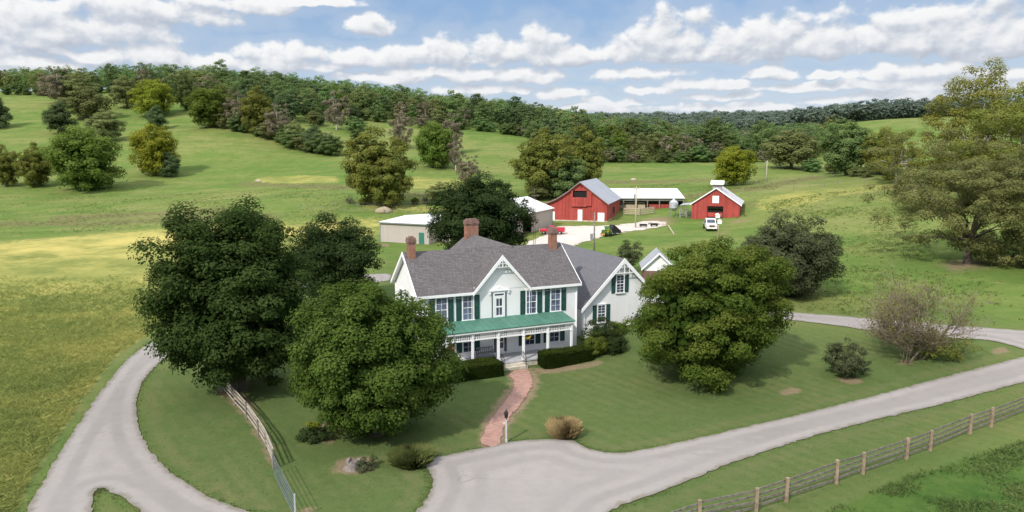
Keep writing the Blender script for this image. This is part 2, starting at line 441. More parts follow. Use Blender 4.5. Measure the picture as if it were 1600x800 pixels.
mat_leaf('leaf_olive', (.092, .112, .024), (.158, .176, .040), (.245, .245, .062), val=.1, hue=.01)
mat_leaf('leaf_syc', (.125, .140, .030), (.210, .220, .050), (.34, .33, .085), val=.1, hue=.01)
mat_leaf('leaf_feather', (0.090, 0.100, 0.036), (0.157, 0.164, 0.059), (0.246, 0.242, 0.089), val=0, hue=0)
mat_leaf('leaf_brown', (.055, .045, .028), (.090, .072, .045), (.14, .11, .06), val=.1)
mat_leaf('leaf_hedge', (.010, .018, .004), (.026, .040, .007), (.055, .072, .014), trans=.15, val=0, hue=0)
mat_leaf('leaf_wood', (0.072, 0.113, 0.038), (0.126, 0.185, 0.061), (0.202, 0.260, 0.097), val=.32, hue=.022)
mat_leaf('leaf_woodolive', (0.106, 0.122, 0.045), (0.171, 0.192, 0.071), (0.258, 0.265, 0.108), val=.25, hue=.015)
mat_leaf('leaf_wooddark', (0.058, 0.087, 0.036), (0.092, 0.133, 0.055), (0.144, 0.186, 0.081), val=.25, hue=.015)
mat_leaf('leaf_woodgrey', (0.138, 0.121, 0.082), (0.218, 0.188, 0.128), (0.310, 0.267, 0.184), val=.2, hue=.01)
mat_leaf('leaf_yellow', (0.113, 0.140, 0.015), (0.200, 0.227, 0.027), (0.313, 0.324, 0.049), val=.12, hue=.012)
mat_leaf('leaf_bright', (0.059, 0.091, 0.015), (0.110, 0.153, 0.028), (0.189, 0.229, 0.054), val=.15, hue=.015)
mat_leaf('leaf_far_hazed', (0.092, 0.124, 0.099), (0.124, 0.160, 0.121), (0.167, 0.203, 0.151), val=.25, hue=.015)  # aerial haze put into the leaf colour, paler and bluer
plain('bark', (.13, .105, .085), .95, var=.35, scale=5, bump=.03)
plain('bark_pale', (.45, .42, .36), .9, var=.3, scale=3, bump=.02)
plain('twig', (.19, .15, .105), .95, var=.3, scale=4)
plain('twig_pale', (.30, .26, .22), .95, var=.3, scale=4)

def mat_grass(name, stops, trans=.3, scale=.05):
    m, nt, out = new_mat(name)
    g = nt.n('ShaderNodeNewGeometry').outputs['Position']
    t = nt.n('ShaderNodeAttribute', attribute_name='tone').outputs['Fac']
    n = nt.noise(g, scale, 5, .65)
    f = nt.math('ADD', nt.math('MULTIPLY', nt.mapr(n, .3, .7), .6), nt.math('MULTIPLY', t, .4))
    c = nt.ramp(f, stops)
    d = nt.n('ShaderNodeBsdfDiffuse'); nt.link(c, d.inputs[0]); tr = nt.n('ShaderNodeBsdfTranslucent'); nt.link(c, tr.inputs[0])
    mx = nt.n('ShaderNodeMixShader'); mx.inputs[0].default_value = trans; nt.link(d.outputs[0], mx.inputs[1]); nt.link(tr.outputs[0], mx.inputs[2])
    nt.link(mx.outputs[0], out.inputs[0]); M[name] = m
mat_grass('blade_tall', [(0, (.150, .200, .056)), (.42, (.262, .300, .090)), (.80, (.430, .405, .128)), (1, (.58, .49, .18))], trans=.45)
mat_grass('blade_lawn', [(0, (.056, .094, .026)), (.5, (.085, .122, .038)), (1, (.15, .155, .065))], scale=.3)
mat_grass('blade_weed', [(0, (.070, .115, .034)), (.5, (.110, .160, .050)), (1, (.18, .21, .075))], scale=.3)
mat_grass('blade_dry', [(0, (.22, .16, .07)), (.5, (.33, .25, .12)), (1, (.45, .35, .18))], scale=.3)
mat_grass('blade_fountain', [(0, (.06, .085, .025)), (.5, (.12, .145, .045)), (1, (.24, .23, .09))], scale=.6)
# ------------------------------------------------------------------ land zones (outlines traced on the terrain)
def gpoly(pts): return np.array([ground(a, b) for a, b in pts])
def inside(px, py, poly):
    c = np.zeros(len(px), bool); n = len(poly)
    for i in range(n):
        x0, y0 = poly[i]; x1, y1 = poly[(i + 1) % n]
        if y0 == y1: continue
        k = ((y0 > py) != (y1 > py)) & (px < (x1 - x0) * (py - y0) / (y1 - y0) + x0)
        c ^= k
    return c
def sdist(px, py, poly):                     # signed distance to an outline, positive inside
    d = np.full(len(px), 1e9); n = len(poly)
    for i in range(n):
        x0, y0 = poly[i]; x1, y1 = poly[(i + 1) % n]
        ex, ey = x1 - x0, y1 - y0; L = ex * ex + ey * ey + 1e-9
        t = np.clip(((px - x0) * ex + (py - y0) * ey) / L, 0, 1)
        d = np.minimum(d, np.hypot(px - x0 - t * ex, py - y0 - t * ey))
    return np.where(inside(px, py, poly), d, -d)

DRIVE = [(262, 523), (240, 533), (218, 546), (190, 570), (150, 622), (105, 690), (66, 755), (42, 800), (15, 870), (-30, 1000), (120, 1000), (138, 860), (142, 800), (147, 770), (154, 763), (166, 764), (190, 778), (222, 800), (270, 835), (350, 890), (520, 960),
         (800, 960), (900, 860), (952, 797), (1000, 780), (1050, 763), (1150, 720), (1300, 672), (1450, 637), (1600, 597), (1720, 567), (1900, 525), (1850, 490), (1700, 530), (1600, 558), (1450, 596), (1300, 636), (1150, 671), (1040, 697), (985, 707), (955, 709), (930, 706), (908, 697), (893, 686), (845, 688), (800, 690), (760, 700),
         (700, 712), (668, 717), (661, 724), (670, 738), (677, 752), (674, 768), (662, 788), (640, 812), (560, 840), (470, 828), (430, 815), (385, 800), (330, 780), (280, 750), (240, 715), (217, 672), (212, 640), (217, 610), (230, 585), (258, 560), (300, 530)]
REAR_DRIVE = [(262, 523), (300, 530), (380, 470), (480, 447), (600, 441), (611, 437), (612, 428), (590, 428), (480, 434), (360, 455)]
UPPER_DRIVE = [(1130, 479), (1236, 489), (1300, 493), (1400, 502), (1500, 510), (1600, 517), (1750, 528), (1880, 545), (1760, 560), (1700, 560), (1650, 556), (1600, 547), (1570, 537), (1540, 531), (1480, 530), (1400, 523), (1300, 508), (1236, 501), (1130, 490)]
GRAVEL = [(806, 392), (822, 379), (846, 370), (866, 354), (900, 353), (950, 354), (985, 349), (1005, 346), (1032, 345), (1046, 349), (1035, 354), (1000, 360), (960, 366), (925, 375), (885, 389), (860, 397), (835, 398)]
BRICKS = [(793, 584), (805, 597), (801, 613), (779, 641), (762, 662), (753, 680), (752, 698), (782, 698), (784, 676), (791, 660), (812, 635), (828, 612), (833, 597), (829, 583), (822, 577), (806, 580)]
TALL = [(-500, 1200), (-500, 384), (0, 379), (150, 366), (300, 352), (430, 350), (560, 343), (592, 345), (590, 372), (420, 395), (330, 440), (262, 505), (232, 522), (180, 556), (130, 620), (75, 700), (36, 765), (5, 850), (-60, 1000), (-100, 1200)]
GOLD = [[(400, 276), (470, 273), (530, 276), (530, 286), (440, 287), (395, 284)], [(640, 276), (760, 282), (740, 296), (640, 294)], [(560, 318), (690, 322), (690, 332), (560, 328)], [(470, 345), (560, 342), (600, 350), (590, 362), (480, 360)],
        [(1180, 312), (1390, 286), (1420, 292), (1250, 322), (1180, 330)]]
WEED = [(1020, 1000), (1180, 850), (1420, 745), (1700, 655), (1900, 700), (1900, 1200)]
DIRT = [[(1218, 612), (1235, 606), (1255, 608), (1252, 614), (1232, 618), (1217, 617)], [(520, 728), (540, 713), (575, 712), (588, 722), (578, 738), (545, 741), (522, 738)], [(338, 612), (350, 602), (385, 614), (400, 640), (437, 730), (424, 728), (388, 660), (362, 632)],
        [(660, 724), (672, 716), (702, 712), (704, 735), (676, 742)], [(468, 792), (488, 790), (496, 806), (470, 810)], [(1300, 592), (1335, 588), (1352, 596), (1330, 602)], [(1402, 563), (1420, 560), (1432, 568), (1410, 570)], [(1545, 546), (1570, 543), (1580, 550), (1555, 554)],
        [(1000, 340), (1050, 336), (1062, 346), (1040, 356), (1000, 352)], [(1122, 365), (1135, 345), (1175, 338), (1178, 346), (1140, 352), (1132, 382), (1118, 385)], [(1460, 410), (1500, 402), (1545, 408), (1560, 420), (1500, 428), (1465, 420)], [(1385, 292), (1440, 285), (1470, 290), (1440, 298), (1390, 298)],
        [(745, 702), (752, 660), (775, 628), (797, 600), (790, 583), (812, 572), (840, 580), (845, 600), (835, 622), (796, 665), (790, 702)], [(476, 690), (485, 665), (530, 660), (540, 672), (520, 694)],
        [(590, 383), (596, 379), (610, 383), (606, 387)], [(820, 575), (855, 574), (935, 563), (955, 566), (935, 571), (850, 584)], [(578, 672), (612, 668), (606, 682), (580, 684)]]
zones = {k: gpoly(v) for k, v in dict(tall=TALL, weed=WEED).items()}
gold = [gpoly(p) for p in GOLD]; dirt = [gpoly(p) for p in DIRT]
paved = [gpoly(p) for p in (DRIVE, UPPER_DRIVE, GRAVEL)]
yard = gpoly([(1236, 489), (1600, 515), (1700, 600), (1400, 1000), (-60, 1000), (36, 765), (130, 620), (232, 522), (400, 470), (600, 430), (640, 395), (760, 400), (900, 400), (1000, 425), (1130, 455)])

# ------------------------------------------------------------------ ground sheet
az = np.radians(np.concatenate([np.arange(-180, -46, 3.0), np.arange(-46, 46.01, .22), np.arange(49, 180.1, 3.0)]))
rr = np.concatenate([[0.5], np.geomspace(12, 130, 210), np.geomspace(131.5, 5000, 150)])
AZ, RR = np.meshgrid(az, rr, indexing='ij')
gx, gy = (np.sin(AZ) * RR).ravel(), (np.cos(AZ) * RR).ravel()
gz = hs(gx, gy)
na, nr = AZ.shape
ii, jj = np.meshgrid(np.arange(na - 1), np.arange(nr - 1), indexing='ij')
a = (ii * nr + jj).ravel()
gq = np.stack([a, a + 1, a + nr + 1, a + nr], 1)
near = np.hypot(gx, gy) < 420
def sm(d, w): return np.clip(d / w * .5 + .5, 0, 1)
def zattr(polys, w):
    o = np.zeros(len(gx))
    for p in polys:
        m = (gx > p[:, 0].min() - 30) & (gx < p[:, 0].max() + 30) & (gy > p[:, 1].min() - 30) & (gy < p[:, 1].max() + 30)
        if m.any():
            o[m] = np.maximum(o[m], sm(sdist(gx[m], gy[m], p), w))
    return o
A_tall = np.maximum(np.where(gy < 80, zattr([zones['tall']], 1.2), zattr([zones['tall']], 14)), .9 * zattr(gold, 5))
A_weed = zattr([zones['weed']], 1.5)
A_dirt = np.maximum(zattr(dirt[:8], .7), np.maximum(zattr(dirt[8:12], 3.5) * .8, zattr(dirt[12:], .7)))
ROUGH = [[(90, 338), (300, 329), (345, 325), (345, 329), (300, 334), (90, 343)], [(0, 347), (150, 347), (300, 338), (420, 338), (420, 342), (300, 343), (150, 352), (0, 352)], [(380, 284), (470, 288), (540, 291), (540, 296), (470, 293), (380, 288)], [(1180, 316), (1290, 303), (1400, 288), (1404, 292), (1290, 309), (1180, 322)], [(1060, 305), (1180, 292), (1280, 275), (1283, 278), (1180, 297), (1060, 310)], [(940, 282), (1100, 280), (1100, 283), (940, 286)], [(640, 300), (760, 300), (760, 305), (640, 305)]]
A_rough = zattr([gpoly(p) for p in ROUGH], 7)
A_straw = zattr([gpoly([(-500, 402), (0, 380), (150, 367), (300, 353), (430, 351), (560, 345), (590, 352), (430, 368), (300, 384), (150, 398), (0, 412), (-500, 440)])], 16)
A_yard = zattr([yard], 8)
A_edge = np.maximum.reduce([np.exp(-((zattr([p], 2.5) - .30) * 6) ** 2) for p in paved])

m, nt, out = new_mat('pasture_and_lawn')
P = nt.n('ShaderNodeNewGeometry').outputs['Position']
def attr(n): return nt.n('ShaderNodeAttribute', attribute_name=n).outputs['Fac']
n_big = nt.noise(P, .018, 5, .6); n_mid = nt.noise(P, .10, 6, .65); n_sm = nt.noise(P, .9, 5, .7); n_fine = nt.noise(P, 7, 4, .75)
px_, py_, pz_ = sep(nt, P)
# sunlit pasture: bright green with dry and lush patches
past = nt.ramp(nt.math('ADD', nt.math('MULTIPLY', n_big, .55), nt.math('MULTIPLY', n_mid, .45)), [(.30, (.085, .150, .030)), (.45, (.125, .180, .042)), (.55, (.185, .205, .062)), (.70, (.245, .230, .090))])
mp = nt.n('ShaderNodeMapping'); mp.inputs['Scale'].default_value = (.02, .16, .05); nt.link(P, mp.inputs[0])
past = nt.mix(nt.mapr(nt.noise(mp.outputs[0], 1.0, 5, .6), .42, .7, 0, .5), past, (.075, .128, .030))
past = nt.mix(nt.mapr(n_sm, .35, .75, 0, .35), past, (.055, .105, .018))
n_4 = nt.noise(P, .30, 6, .72)
past = nt.mix(nt.mapr(n_4, .48, .72, 0, .55), past, (.070, .112, .026))
past = nt.mix(nt.mapr(n_4, .46, .28, 0, .45), past, (.235, .220, .085))
# mown lawn: darker, cloud shade put into the green; mower stripes, worn patches
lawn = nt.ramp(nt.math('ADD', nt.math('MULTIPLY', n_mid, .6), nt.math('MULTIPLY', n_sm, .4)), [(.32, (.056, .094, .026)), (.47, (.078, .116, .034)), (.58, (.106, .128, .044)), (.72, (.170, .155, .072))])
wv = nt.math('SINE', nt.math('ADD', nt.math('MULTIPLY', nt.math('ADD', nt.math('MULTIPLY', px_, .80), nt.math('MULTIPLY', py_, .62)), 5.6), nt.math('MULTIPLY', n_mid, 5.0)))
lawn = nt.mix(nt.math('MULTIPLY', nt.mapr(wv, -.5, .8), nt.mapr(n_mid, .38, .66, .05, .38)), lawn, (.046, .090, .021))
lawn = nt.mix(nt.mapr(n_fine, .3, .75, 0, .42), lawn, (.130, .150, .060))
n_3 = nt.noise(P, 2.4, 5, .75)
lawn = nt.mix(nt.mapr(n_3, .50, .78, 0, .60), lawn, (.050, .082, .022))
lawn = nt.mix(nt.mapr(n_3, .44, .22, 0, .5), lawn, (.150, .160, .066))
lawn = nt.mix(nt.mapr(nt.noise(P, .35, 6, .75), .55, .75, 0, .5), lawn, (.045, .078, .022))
# tall seeding grass
tl = nt.ramp(nt.math('ADD', nt.math('MULTIPLY', n_mid, .65), nt.math('MULTIPLY', n_sm, .35)), [(.33, (.105, .135, .036)), (.47, (.198, .212, .058)), (.59, (.300, .280, .082)), (.73, (.41, .35, .115))])
tl = nt.mix(nt.mapr(nt.math('ADD', attr('straw'), nt.math('MULTIPLY', nt.math('SUBTRACT', n_mid, .5), 2.2)), .25, 1.1, 0, .8), tl, (.47, .39, .125))
weed = nt.ramp(nt.math('ADD', nt.math('MULTIPLY', n_mid, .5), nt.math('MULTIPLY', n_sm, .5)), [(.36, (.040, .085, .018)), (.5, (.070, .120, .026)), (.6, (.095, .120, .036)), (.72, (.16, .13, .062))])
past = nt.mix(nt.mapr(nt.math('ADD', attr('rough'), nt.math('MULTIPLY', nt.math('SUBTRACT', n_4, .5), 1.3)), .15, .65, 0, .9), past, nt.mix(nt.mapr(n_sm, .35, .65), (.080, .095, .030), (.200, .165, .080)))
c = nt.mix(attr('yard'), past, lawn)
c = nt.mix(nt.mapr(nt.math('ADD', attr('weed'), nt.math('MULTIPLY', nt.math('SUBTRACT', n_sm, .5), .8)), .4, .6), c, weed)
c = nt.mix(nt.mapr(nt.math('ADD', attr('tall'), nt.math('MULTIPLY', nt.math('SUBTRACT', n_sm, .5), .8)), .4, .6), c, tl)
c = nt.mix(nt.mapr(nt.math('ADD', attr('edge'), nt.math('MULTIPLY', nt.math('SUBTRACT', n_sm, .5), .9)), .55, 1.05, 0, .22), c, (.155, .135, .070))
c = nt.mix(nt.mapr(nt.math('ADD', attr('dirt'), nt.math('MULTIPLY', nt.math('SUBTRACT', n_sm, .5), 1.1)), .35, .75, 0, .9), c, nt.mix(nt.mapr(n_fine, .3, .7), (.17, .125, .075), (.27, .20, .13)))
hgt = nt.math('ADD', nt.math('MULTIPLY', n_fine, .6), n_sm)
principled(nt, out, c, 1.0, 0, .05, hgt, .12, .7)
M['land'] = m
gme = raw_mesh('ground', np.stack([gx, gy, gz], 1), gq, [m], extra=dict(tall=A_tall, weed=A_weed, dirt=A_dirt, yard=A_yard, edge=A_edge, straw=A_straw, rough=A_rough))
gme.polygons.foreach_set('use_smooth', [True] * len(gme.polygons))
go = tag(link('ground', gme), kind='structure')

# ------------------------------------------------------------------ draped sheets: drives, gravel, brick path
def drape(name, px_poly, mat, dz, step=.75, jitter=.05, fine=.32):
    P_ = gpoly(px_poly); rng = random.Random(5)
    # round the corners, then resample the outline with a ragged edge
    for _ in range(2):
        P_ = np.concatenate([np.stack([.75 * p + .25 * q, .25 * p + .75 * q]) for p, q in zip(P_, np.roll(P_, -1, 0))])
    out_ = []
    for p, q in zip(P_, np.roll(P_, -1, 0)):
        L = np.hypot(*(q - p)); k = max(1, int(L / fine))
        for i in range(k):
            w = p + (q - p) * i / k
            out_.append((w[0] + rng.gauss(0, jitter), w[1] + rng.gauss(0, jitter)))
    O = np.array(out_)
    x0, y0 = O.min(0); x1, y1 = O.max(0)
    X, Y = np.meshgrid(np.arange(x0, x1, step), np.arange(y0, y1, step)); X = X.ravel() + .01; Y = Y.ravel() + .013
    k = sdist(X, Y, O) > step * .35; pts = [Vector((p[0], p[1])) for p in O] + [Vector((p, q)) for p, q in zip(X[k], Y[k])]
    n = len(O)
    v, e, f, *_ = delaunay_2d_cdt(pts, [(i, (i + 1) % n) for i in range(n)], [list(range(n))], 1, 1e-5)
    xy = np.array([(p.x, p.y) for p in v]); z = hs(xy[:, 0], xy[:, 1]) + dz; ed = np.maximum(sdist(xy[:, 0], xy[:, 1], O), 0)
    me = bpy.data.meshes.new(name); me.from_pydata(np.column_stack([xy, z]).tolist(), [], [list(t) for t in f]); me.materials.append(mat)
    bm = bmesh.new(); bm.from_mesh(me); bmesh.ops.recalc_face_normals(bm, faces=bm.faces)
    if sum(q.normal.z for q in bm.faces) < 0: bmesh.ops.reverse_faces(bm, faces=bm.faces)
    bm.to_mesh(me); bm.free()
    at_ = me.attributes.new('edge_dist', 'FLOAT', 'POINT'); at_.data.foreach_set('value', ed.astype(np.float32))
    return tag(link(name, me), kind='structure')
drape('driveway', DRIVE, M['asphalt_drive'], .050)
drape('rear_driveway', REAR_DRIVE, M['asphalt_drive'], .046)
drape('upper_driveway', UPPER_DRIVE, M['asphalt_drive'], .056)
drape('gravel_yard', GRAVEL, M['gravel'], .060, step=2.5, jitter=.35, fine=.9)
drape('brick_path', BRICKS, M['path_brick'], .055, step=.6, jitter=.05, fine=.25)

# ------------------------------------------------------------------ grass as stuff
def blades(name, xy, hgt, wid, lean, mat, seed, per=3):
    rg = np.random.default_rng(seed); n = len(xy); N = n * per
    b = np.repeat(np.column_stack([xy, hs(xy[:, 0], xy[:, 1])]), per, 0)
    b[:, :2] += rg.normal(0, wid * 1.5, (N, 2)); b[:, 2] -= .03
    an = rg.uniform(0, 2 * PI, N); hh = hgt * rg.uniform(.55, 1.25, N); hh = np.repeat(rg.uniform(.6, 1.2, n), per) * hh
    t = np.stack([np.cos(an), np.sin(an), np.zeros(N)], 1) * (wid * rg.uniform(.6, 1.4, N))[:, None]
    ln = rg.normal(0, lean, (N, 2)) * hh[:, None]
    top = b + np.column_stack([ln, hh]); mid = b + np.column_stack([ln * .35, hh * .6])
    v = np.stack([b - t * .5, b + t * .5, mid + t * .55, top], 1).reshape(-1, 3)   # a leaf-shaped quad
    v2 = v.copy()
    q = np.arange(N * 4).reshape(-1, 4)
    me = raw_mesh(name, v2, q, [mat], tone=np.repeat(rg.uniform(0, 1, n), per) * .6 + rg.uniform(0, .4, N))
    return tag(link(name, me), cat='grass', kind='stuff')
rg = np.random.default_rng(3)
def scatter(poly, n, margin=0.0, near_bias=True, holes=()):
    x0, y0 = poly.min(0); x1, y1 = poly.max(0); out_ = np.zeros((0, 2))
    x0, x1, y0, y1 = max(x0, -170), min(x1, 130), max(y0, 14), min(y1, 230)
    while len(out_) < n:
        X = rg.uniform(x0, x1, n * 3); Y = rg.uniform(y0, y1, n * 3)
        if near_bias:
            k = rg.uniform(0, 1, n * 3) < np.clip(45.0 / np.hypot(X, Y), 0, 1) ** 1.5; X, Y = X[k], Y[k]
        k = (np.abs(X) < Y * .80 + 6) & (sdist(X, Y, poly) > margin)
        for hp in holes: k &= sdist(X, Y, hp) < -.15
        out_ = np.concatenate([out_, np.column_stack([X[k], Y[k]])])
    return out_[:n]
def near_field(xy): return xy[np.random.default_rng(1).uniform(0, 1, len(xy)) < np.clip((105 - xy[:, 1]) / 30, 0, 1)]
tag(blades('tall_grass', near_field(scatter(zones['tall'], 70000)), .34, .028, .75, M['blade_tall'], 4, 4), 'yellow green seeding grass of the hay field left of the drive')
lawn_poly = gpoly([(235, 525), (600, 480), (1000, 470), (1236, 503), (1600, 548), (1750, 560), (1750, 600), (1200, 1000), (100, 1000), (40, 800), (150, 625)])
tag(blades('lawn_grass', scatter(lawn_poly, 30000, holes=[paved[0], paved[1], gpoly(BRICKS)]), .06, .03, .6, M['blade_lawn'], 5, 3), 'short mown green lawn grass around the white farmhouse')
fr = np.concatenate([p + rg.normal(0, .20, p.shape) for p in [np.repeat(np.array([paved[0][i] + (paved[0][(i + 1) % len(paved[0])] - paved[0][i]) * t for i in range(len(paved[0])) for t in np.linspace(0, 1, 60)]), 3, 0)]])
k = (sdist(fr[:, 0], fr[:, 1], paved[0]) < .22) & (fr[:, 1] > 16)
tag(blades('verge_grass', fr[k], .09, .035, .6, M['blade_lawn'], 6, 2), 'uncut green grass along the edges of the drive')
wsc = scatter(zones['weed'], 26000)
wsc = wsc[(np.sin(wsc[:, 0] * .9 + np.sin(wsc[:, 1] * .7) * 2) + np.sin(wsc[:, 1] * 1.3 - wsc[:, 0] * .5) + rg.normal(0, .5, len(wsc))) > .35]
tag(blades('weed_cover', wsc, .20, .06, .7, M['blade_weed'], 7, 4), 'leafy green weeds and rows below the wooden fence')

tuft_sites = np.concatenate([scatter(gpoly(q), k, near_bias=False) for q, k in (([(-300, 345), (-300, 296), (300, 290), (560, 290), (760, 330), (590, 342), (300, 349), (0, 372)], 9000), ([(1190, 320), (1400, 292), (1470, 410), (1600, 450), (1640, 515), (1240, 486), (1300, 400)], 9000), ([(900, 300), (1000, 270), (1280, 268), (1180, 320), (1160, 345), (1060, 330)], 5000))])
tuft_sites = tuft_sites[(np.sin(tuft_sites[:, 0] * .21 + 2 * np.sin(tuft_sites[:, 1] * .13)) + rg.normal(0, .7, len(tuft_sites))) > .2]
mat_grass('blade_pasture', [(0, (.100, .150, .040)), (.5, (.165, .205, .062)), (1, (.30, .29, .12))], scale=.2, trans=.45)
tag(blades('pasture_tufts', tuft_sites, .26, .09, .7, M['blade_pasture'], 9, 4), 'uneven grazed tufts scattered over the sunlit pastures')
# ------------------------------------------------------------------ trees
def unit(v): return v / np.maximum(np.linalg.norm(v, axis=1, keepdims=True), 1e-9)
def rdirs(rg, n): return unit(rg.normal(0, 1, (n, 3)))
def leaf_quads(rg, pos, nrm, size, asp=.62):
    n = len(pos); nrm = unit(nrm)
    t = unit(np.cross(nrm, rdirs(rg, n))); b = np.cross(nrm, t); s = size[:, None]
    v = np.stack([pos + t * s, pos + b * s * asp, pos - t * s, pos - b * s * asp], 1).reshape(-1, 3)
    return v, np.arange(4 * n).reshape(-1, 4)

def crown_cloud(rg, W, D, zc, up, dn, n_clump, n_leaf, leaf, clump, flat=.75, lobes=7, lobe_amt=.22, inner=.25, droop=0.0, tip=1.0, cone=0.0, open_=0.0, core=0, core_size=2.6):
    """Leaves of a crown: clumps of leaves spread through an uneven envelope centred at height zc; half widths W, D, heights up and dn."""
    ld = rdirs(rg, lobes); la = rg.uniform(-.5, 1, lobes) * lobe_amt
    def env(d):
        r = 1 + sum(a * np.exp(3.5 * (d @ l - 1)) for l, a in zip(ld, la)) 
        return r
    k = np.arange(n_clump) + .5
    ph = np.arccos(1 - 2 * k / n_clump); th = PI * (1 + 5 ** .5) * k + rg.uniform(0, 6)
    d = np.stack([np.cos(th) * np.sin(ph), np.sin(th) * np.sin(ph), np.cos(ph)], 1)
    d = unit(d + rg.normal(0, .10, d.shape))
    rr_ = env(d) * rg.uniform(.74, 1.07, n_clump)
    ninner = int(n_clump * inner); pick = rg.permutation(n_clump)[:ninner]; rr_[pick] *= rg.uniform(.35, .75, ninner)
    if open_:
        keep = rg.uniform(0, 1, n_clump) > open_; d, rr_ = d[keep], rr_[keep]
    ez = np.where(d[:, 2] > 0, up, dn)
    taper = 1 - cone * np.clip(d[:, 2], 0, 1)
    c = np.stack([d[:, 0] * W * rr_ * taper, d[:, 1] * D * rr_ * taper, zc + d[:, 2] * ez * rr_], 1)
    m = len(c); cs = clump * rg.uniform(.55, 1.5, m); ct = rg.uniform(0, 1, m)
    cn = np.maximum(3, (n_leaf * (cs / cs.mean()) ** 2 / m * np.ones(m)).astype(int))
    idx = np.repeat(np.arange(m), cn); N = len(idx)
    ldir = rdirs(rg, N); ldir[:, 2] = np.where(rg.uniform(0, 1, N) < .45, np.abs(ldir[:, 2]), ldir[:, 2])
    rad = cs[idx] * rg.uniform(.50, 1.02, N) * np.where(rg.uniform(0, 1, N) < .07, rg.uniform(1.0, 1.5, N), 1.0)
    off = ldir * rad[:, None]; off[:, 2] *= flat
    if droop: off[:, 2] -= droop * np.linalg.norm(off[:, :2], axis=1)
    pos = c[idx] + off
    if core:
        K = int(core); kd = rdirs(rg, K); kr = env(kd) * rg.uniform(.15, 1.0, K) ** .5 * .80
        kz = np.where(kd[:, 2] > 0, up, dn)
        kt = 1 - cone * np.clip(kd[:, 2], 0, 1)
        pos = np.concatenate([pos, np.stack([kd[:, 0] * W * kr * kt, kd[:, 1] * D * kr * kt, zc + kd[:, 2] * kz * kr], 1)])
        ldir = np.concatenate([ldir, kd]); N0 = N; N = N + K
    # bring the grown crown to its measured size
    kx = W / np.percentile(np.abs(pos[:, :2]).max(1), 96); kz = (up / np.percentile(pos[:, 2] - zc, 99.4), dn / -np.percentile(pos[:, 2] - zc, .6))
    for q_ in (pos, c):
        q_[:, :2] *= kx; q_[:, 2] = zc + (q_[:, 2] - zc) * np.where(q_[:, 2] > zc, kz[0], kz[1])
    outw = unit(pos - np.array([0, 0, zc - dn * .2]))
    nrm = ldir * .75 + outw * .45 + np.array([0, 0, .55]) + rg.normal(0, .30, (N, 3))
    size = leaf * rg.uniform(.55, 1.3, N)
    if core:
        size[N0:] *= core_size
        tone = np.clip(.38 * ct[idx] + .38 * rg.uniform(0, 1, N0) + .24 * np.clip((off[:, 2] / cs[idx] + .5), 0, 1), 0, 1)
        return pos, nrm, size, np.concatenate([tone, np.zeros(K)]), c  # inner leaves darkest, clump tops paler: crown shading put into tone
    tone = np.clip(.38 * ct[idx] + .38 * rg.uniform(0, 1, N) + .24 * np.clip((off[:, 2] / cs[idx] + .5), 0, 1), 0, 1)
    return pos, nrm, size, tone, c
def limbs_mesh(rg, H0, r0, targets, zsplit, n=9, curve=.25, segs=5, sides=7, trunk_top=None, lean=(0, 0)):
    mb = MB(); top = trunk_top or zsplit
    pts = [(-lean[0] * .0, 0, -.4), (rg.normal(0, r0 * .2), rg.normal(0, r0 * .2), H0 * .08), (lean[0] * .5, lean[1] * .5, zsplit * .55), (lean[0], lean[1], top)]
    mb.tube(pts, [r0 * 1.45, r0 * 1.08, r0 * .85, r0 * .55], 10)
    sel = rg.permutation(len(targets))[:n]
    for i in sel:
        t = np.array(targets[i]); s = np.array([lean[0], lean[1], zsplit * rg.uniform(.7, 1.0)])
        t = s + (t - s) * .9
        mid = s + (t - s) * .5 + rg.normal(0, curve, 3) * np.linalg.norm(t - s) * .3 + np.array([0, 0, np.linalg.norm(t - s) * .08])
        P_ = [s * (1 - q) ** 2 + 2 * mid * q * (1 - q) + t * q * q for q in np.linspace(0, 1, segs)]
        L = r0 * rg.uniform(.32, .55)
        mb.tube(P_, [L * (1 - q * .85) for q in np.linspace(0, 1, segs)], sides)
    return mb
def tree(name, label, cat, px, py, W, H, crown_dn, zc, n_clump, n_leaf, leaf, clump, mat, seed, trunk=.3, loc=None, bark='bark', group=None, D=None, nl=12, ground_z=None, zsplit=None, **kw):
    rg = np.random.default_rng(seed)
    x, y = loc if loc is not None else ground(px, py)
    t = thing(name, label, cat, (x, y, h(x, y)), 0, group)
    pos, nrm, size, tone, c = crown_cloud(rg, W / 2, (D or W) / 2, zc, H - zc, crown_dn, n_clump, n_leaf, leaf, clump, **kw)
    v, q = leaf_quads(rg, pos, nrm, size)
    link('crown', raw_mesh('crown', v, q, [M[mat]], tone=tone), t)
    limbs_mesh(rg, H, trunk, c, zsplit or max(zc - crown_dn * .6, H * .18), nl).build('trunk', M[bark], t, smooth=True)
    return t

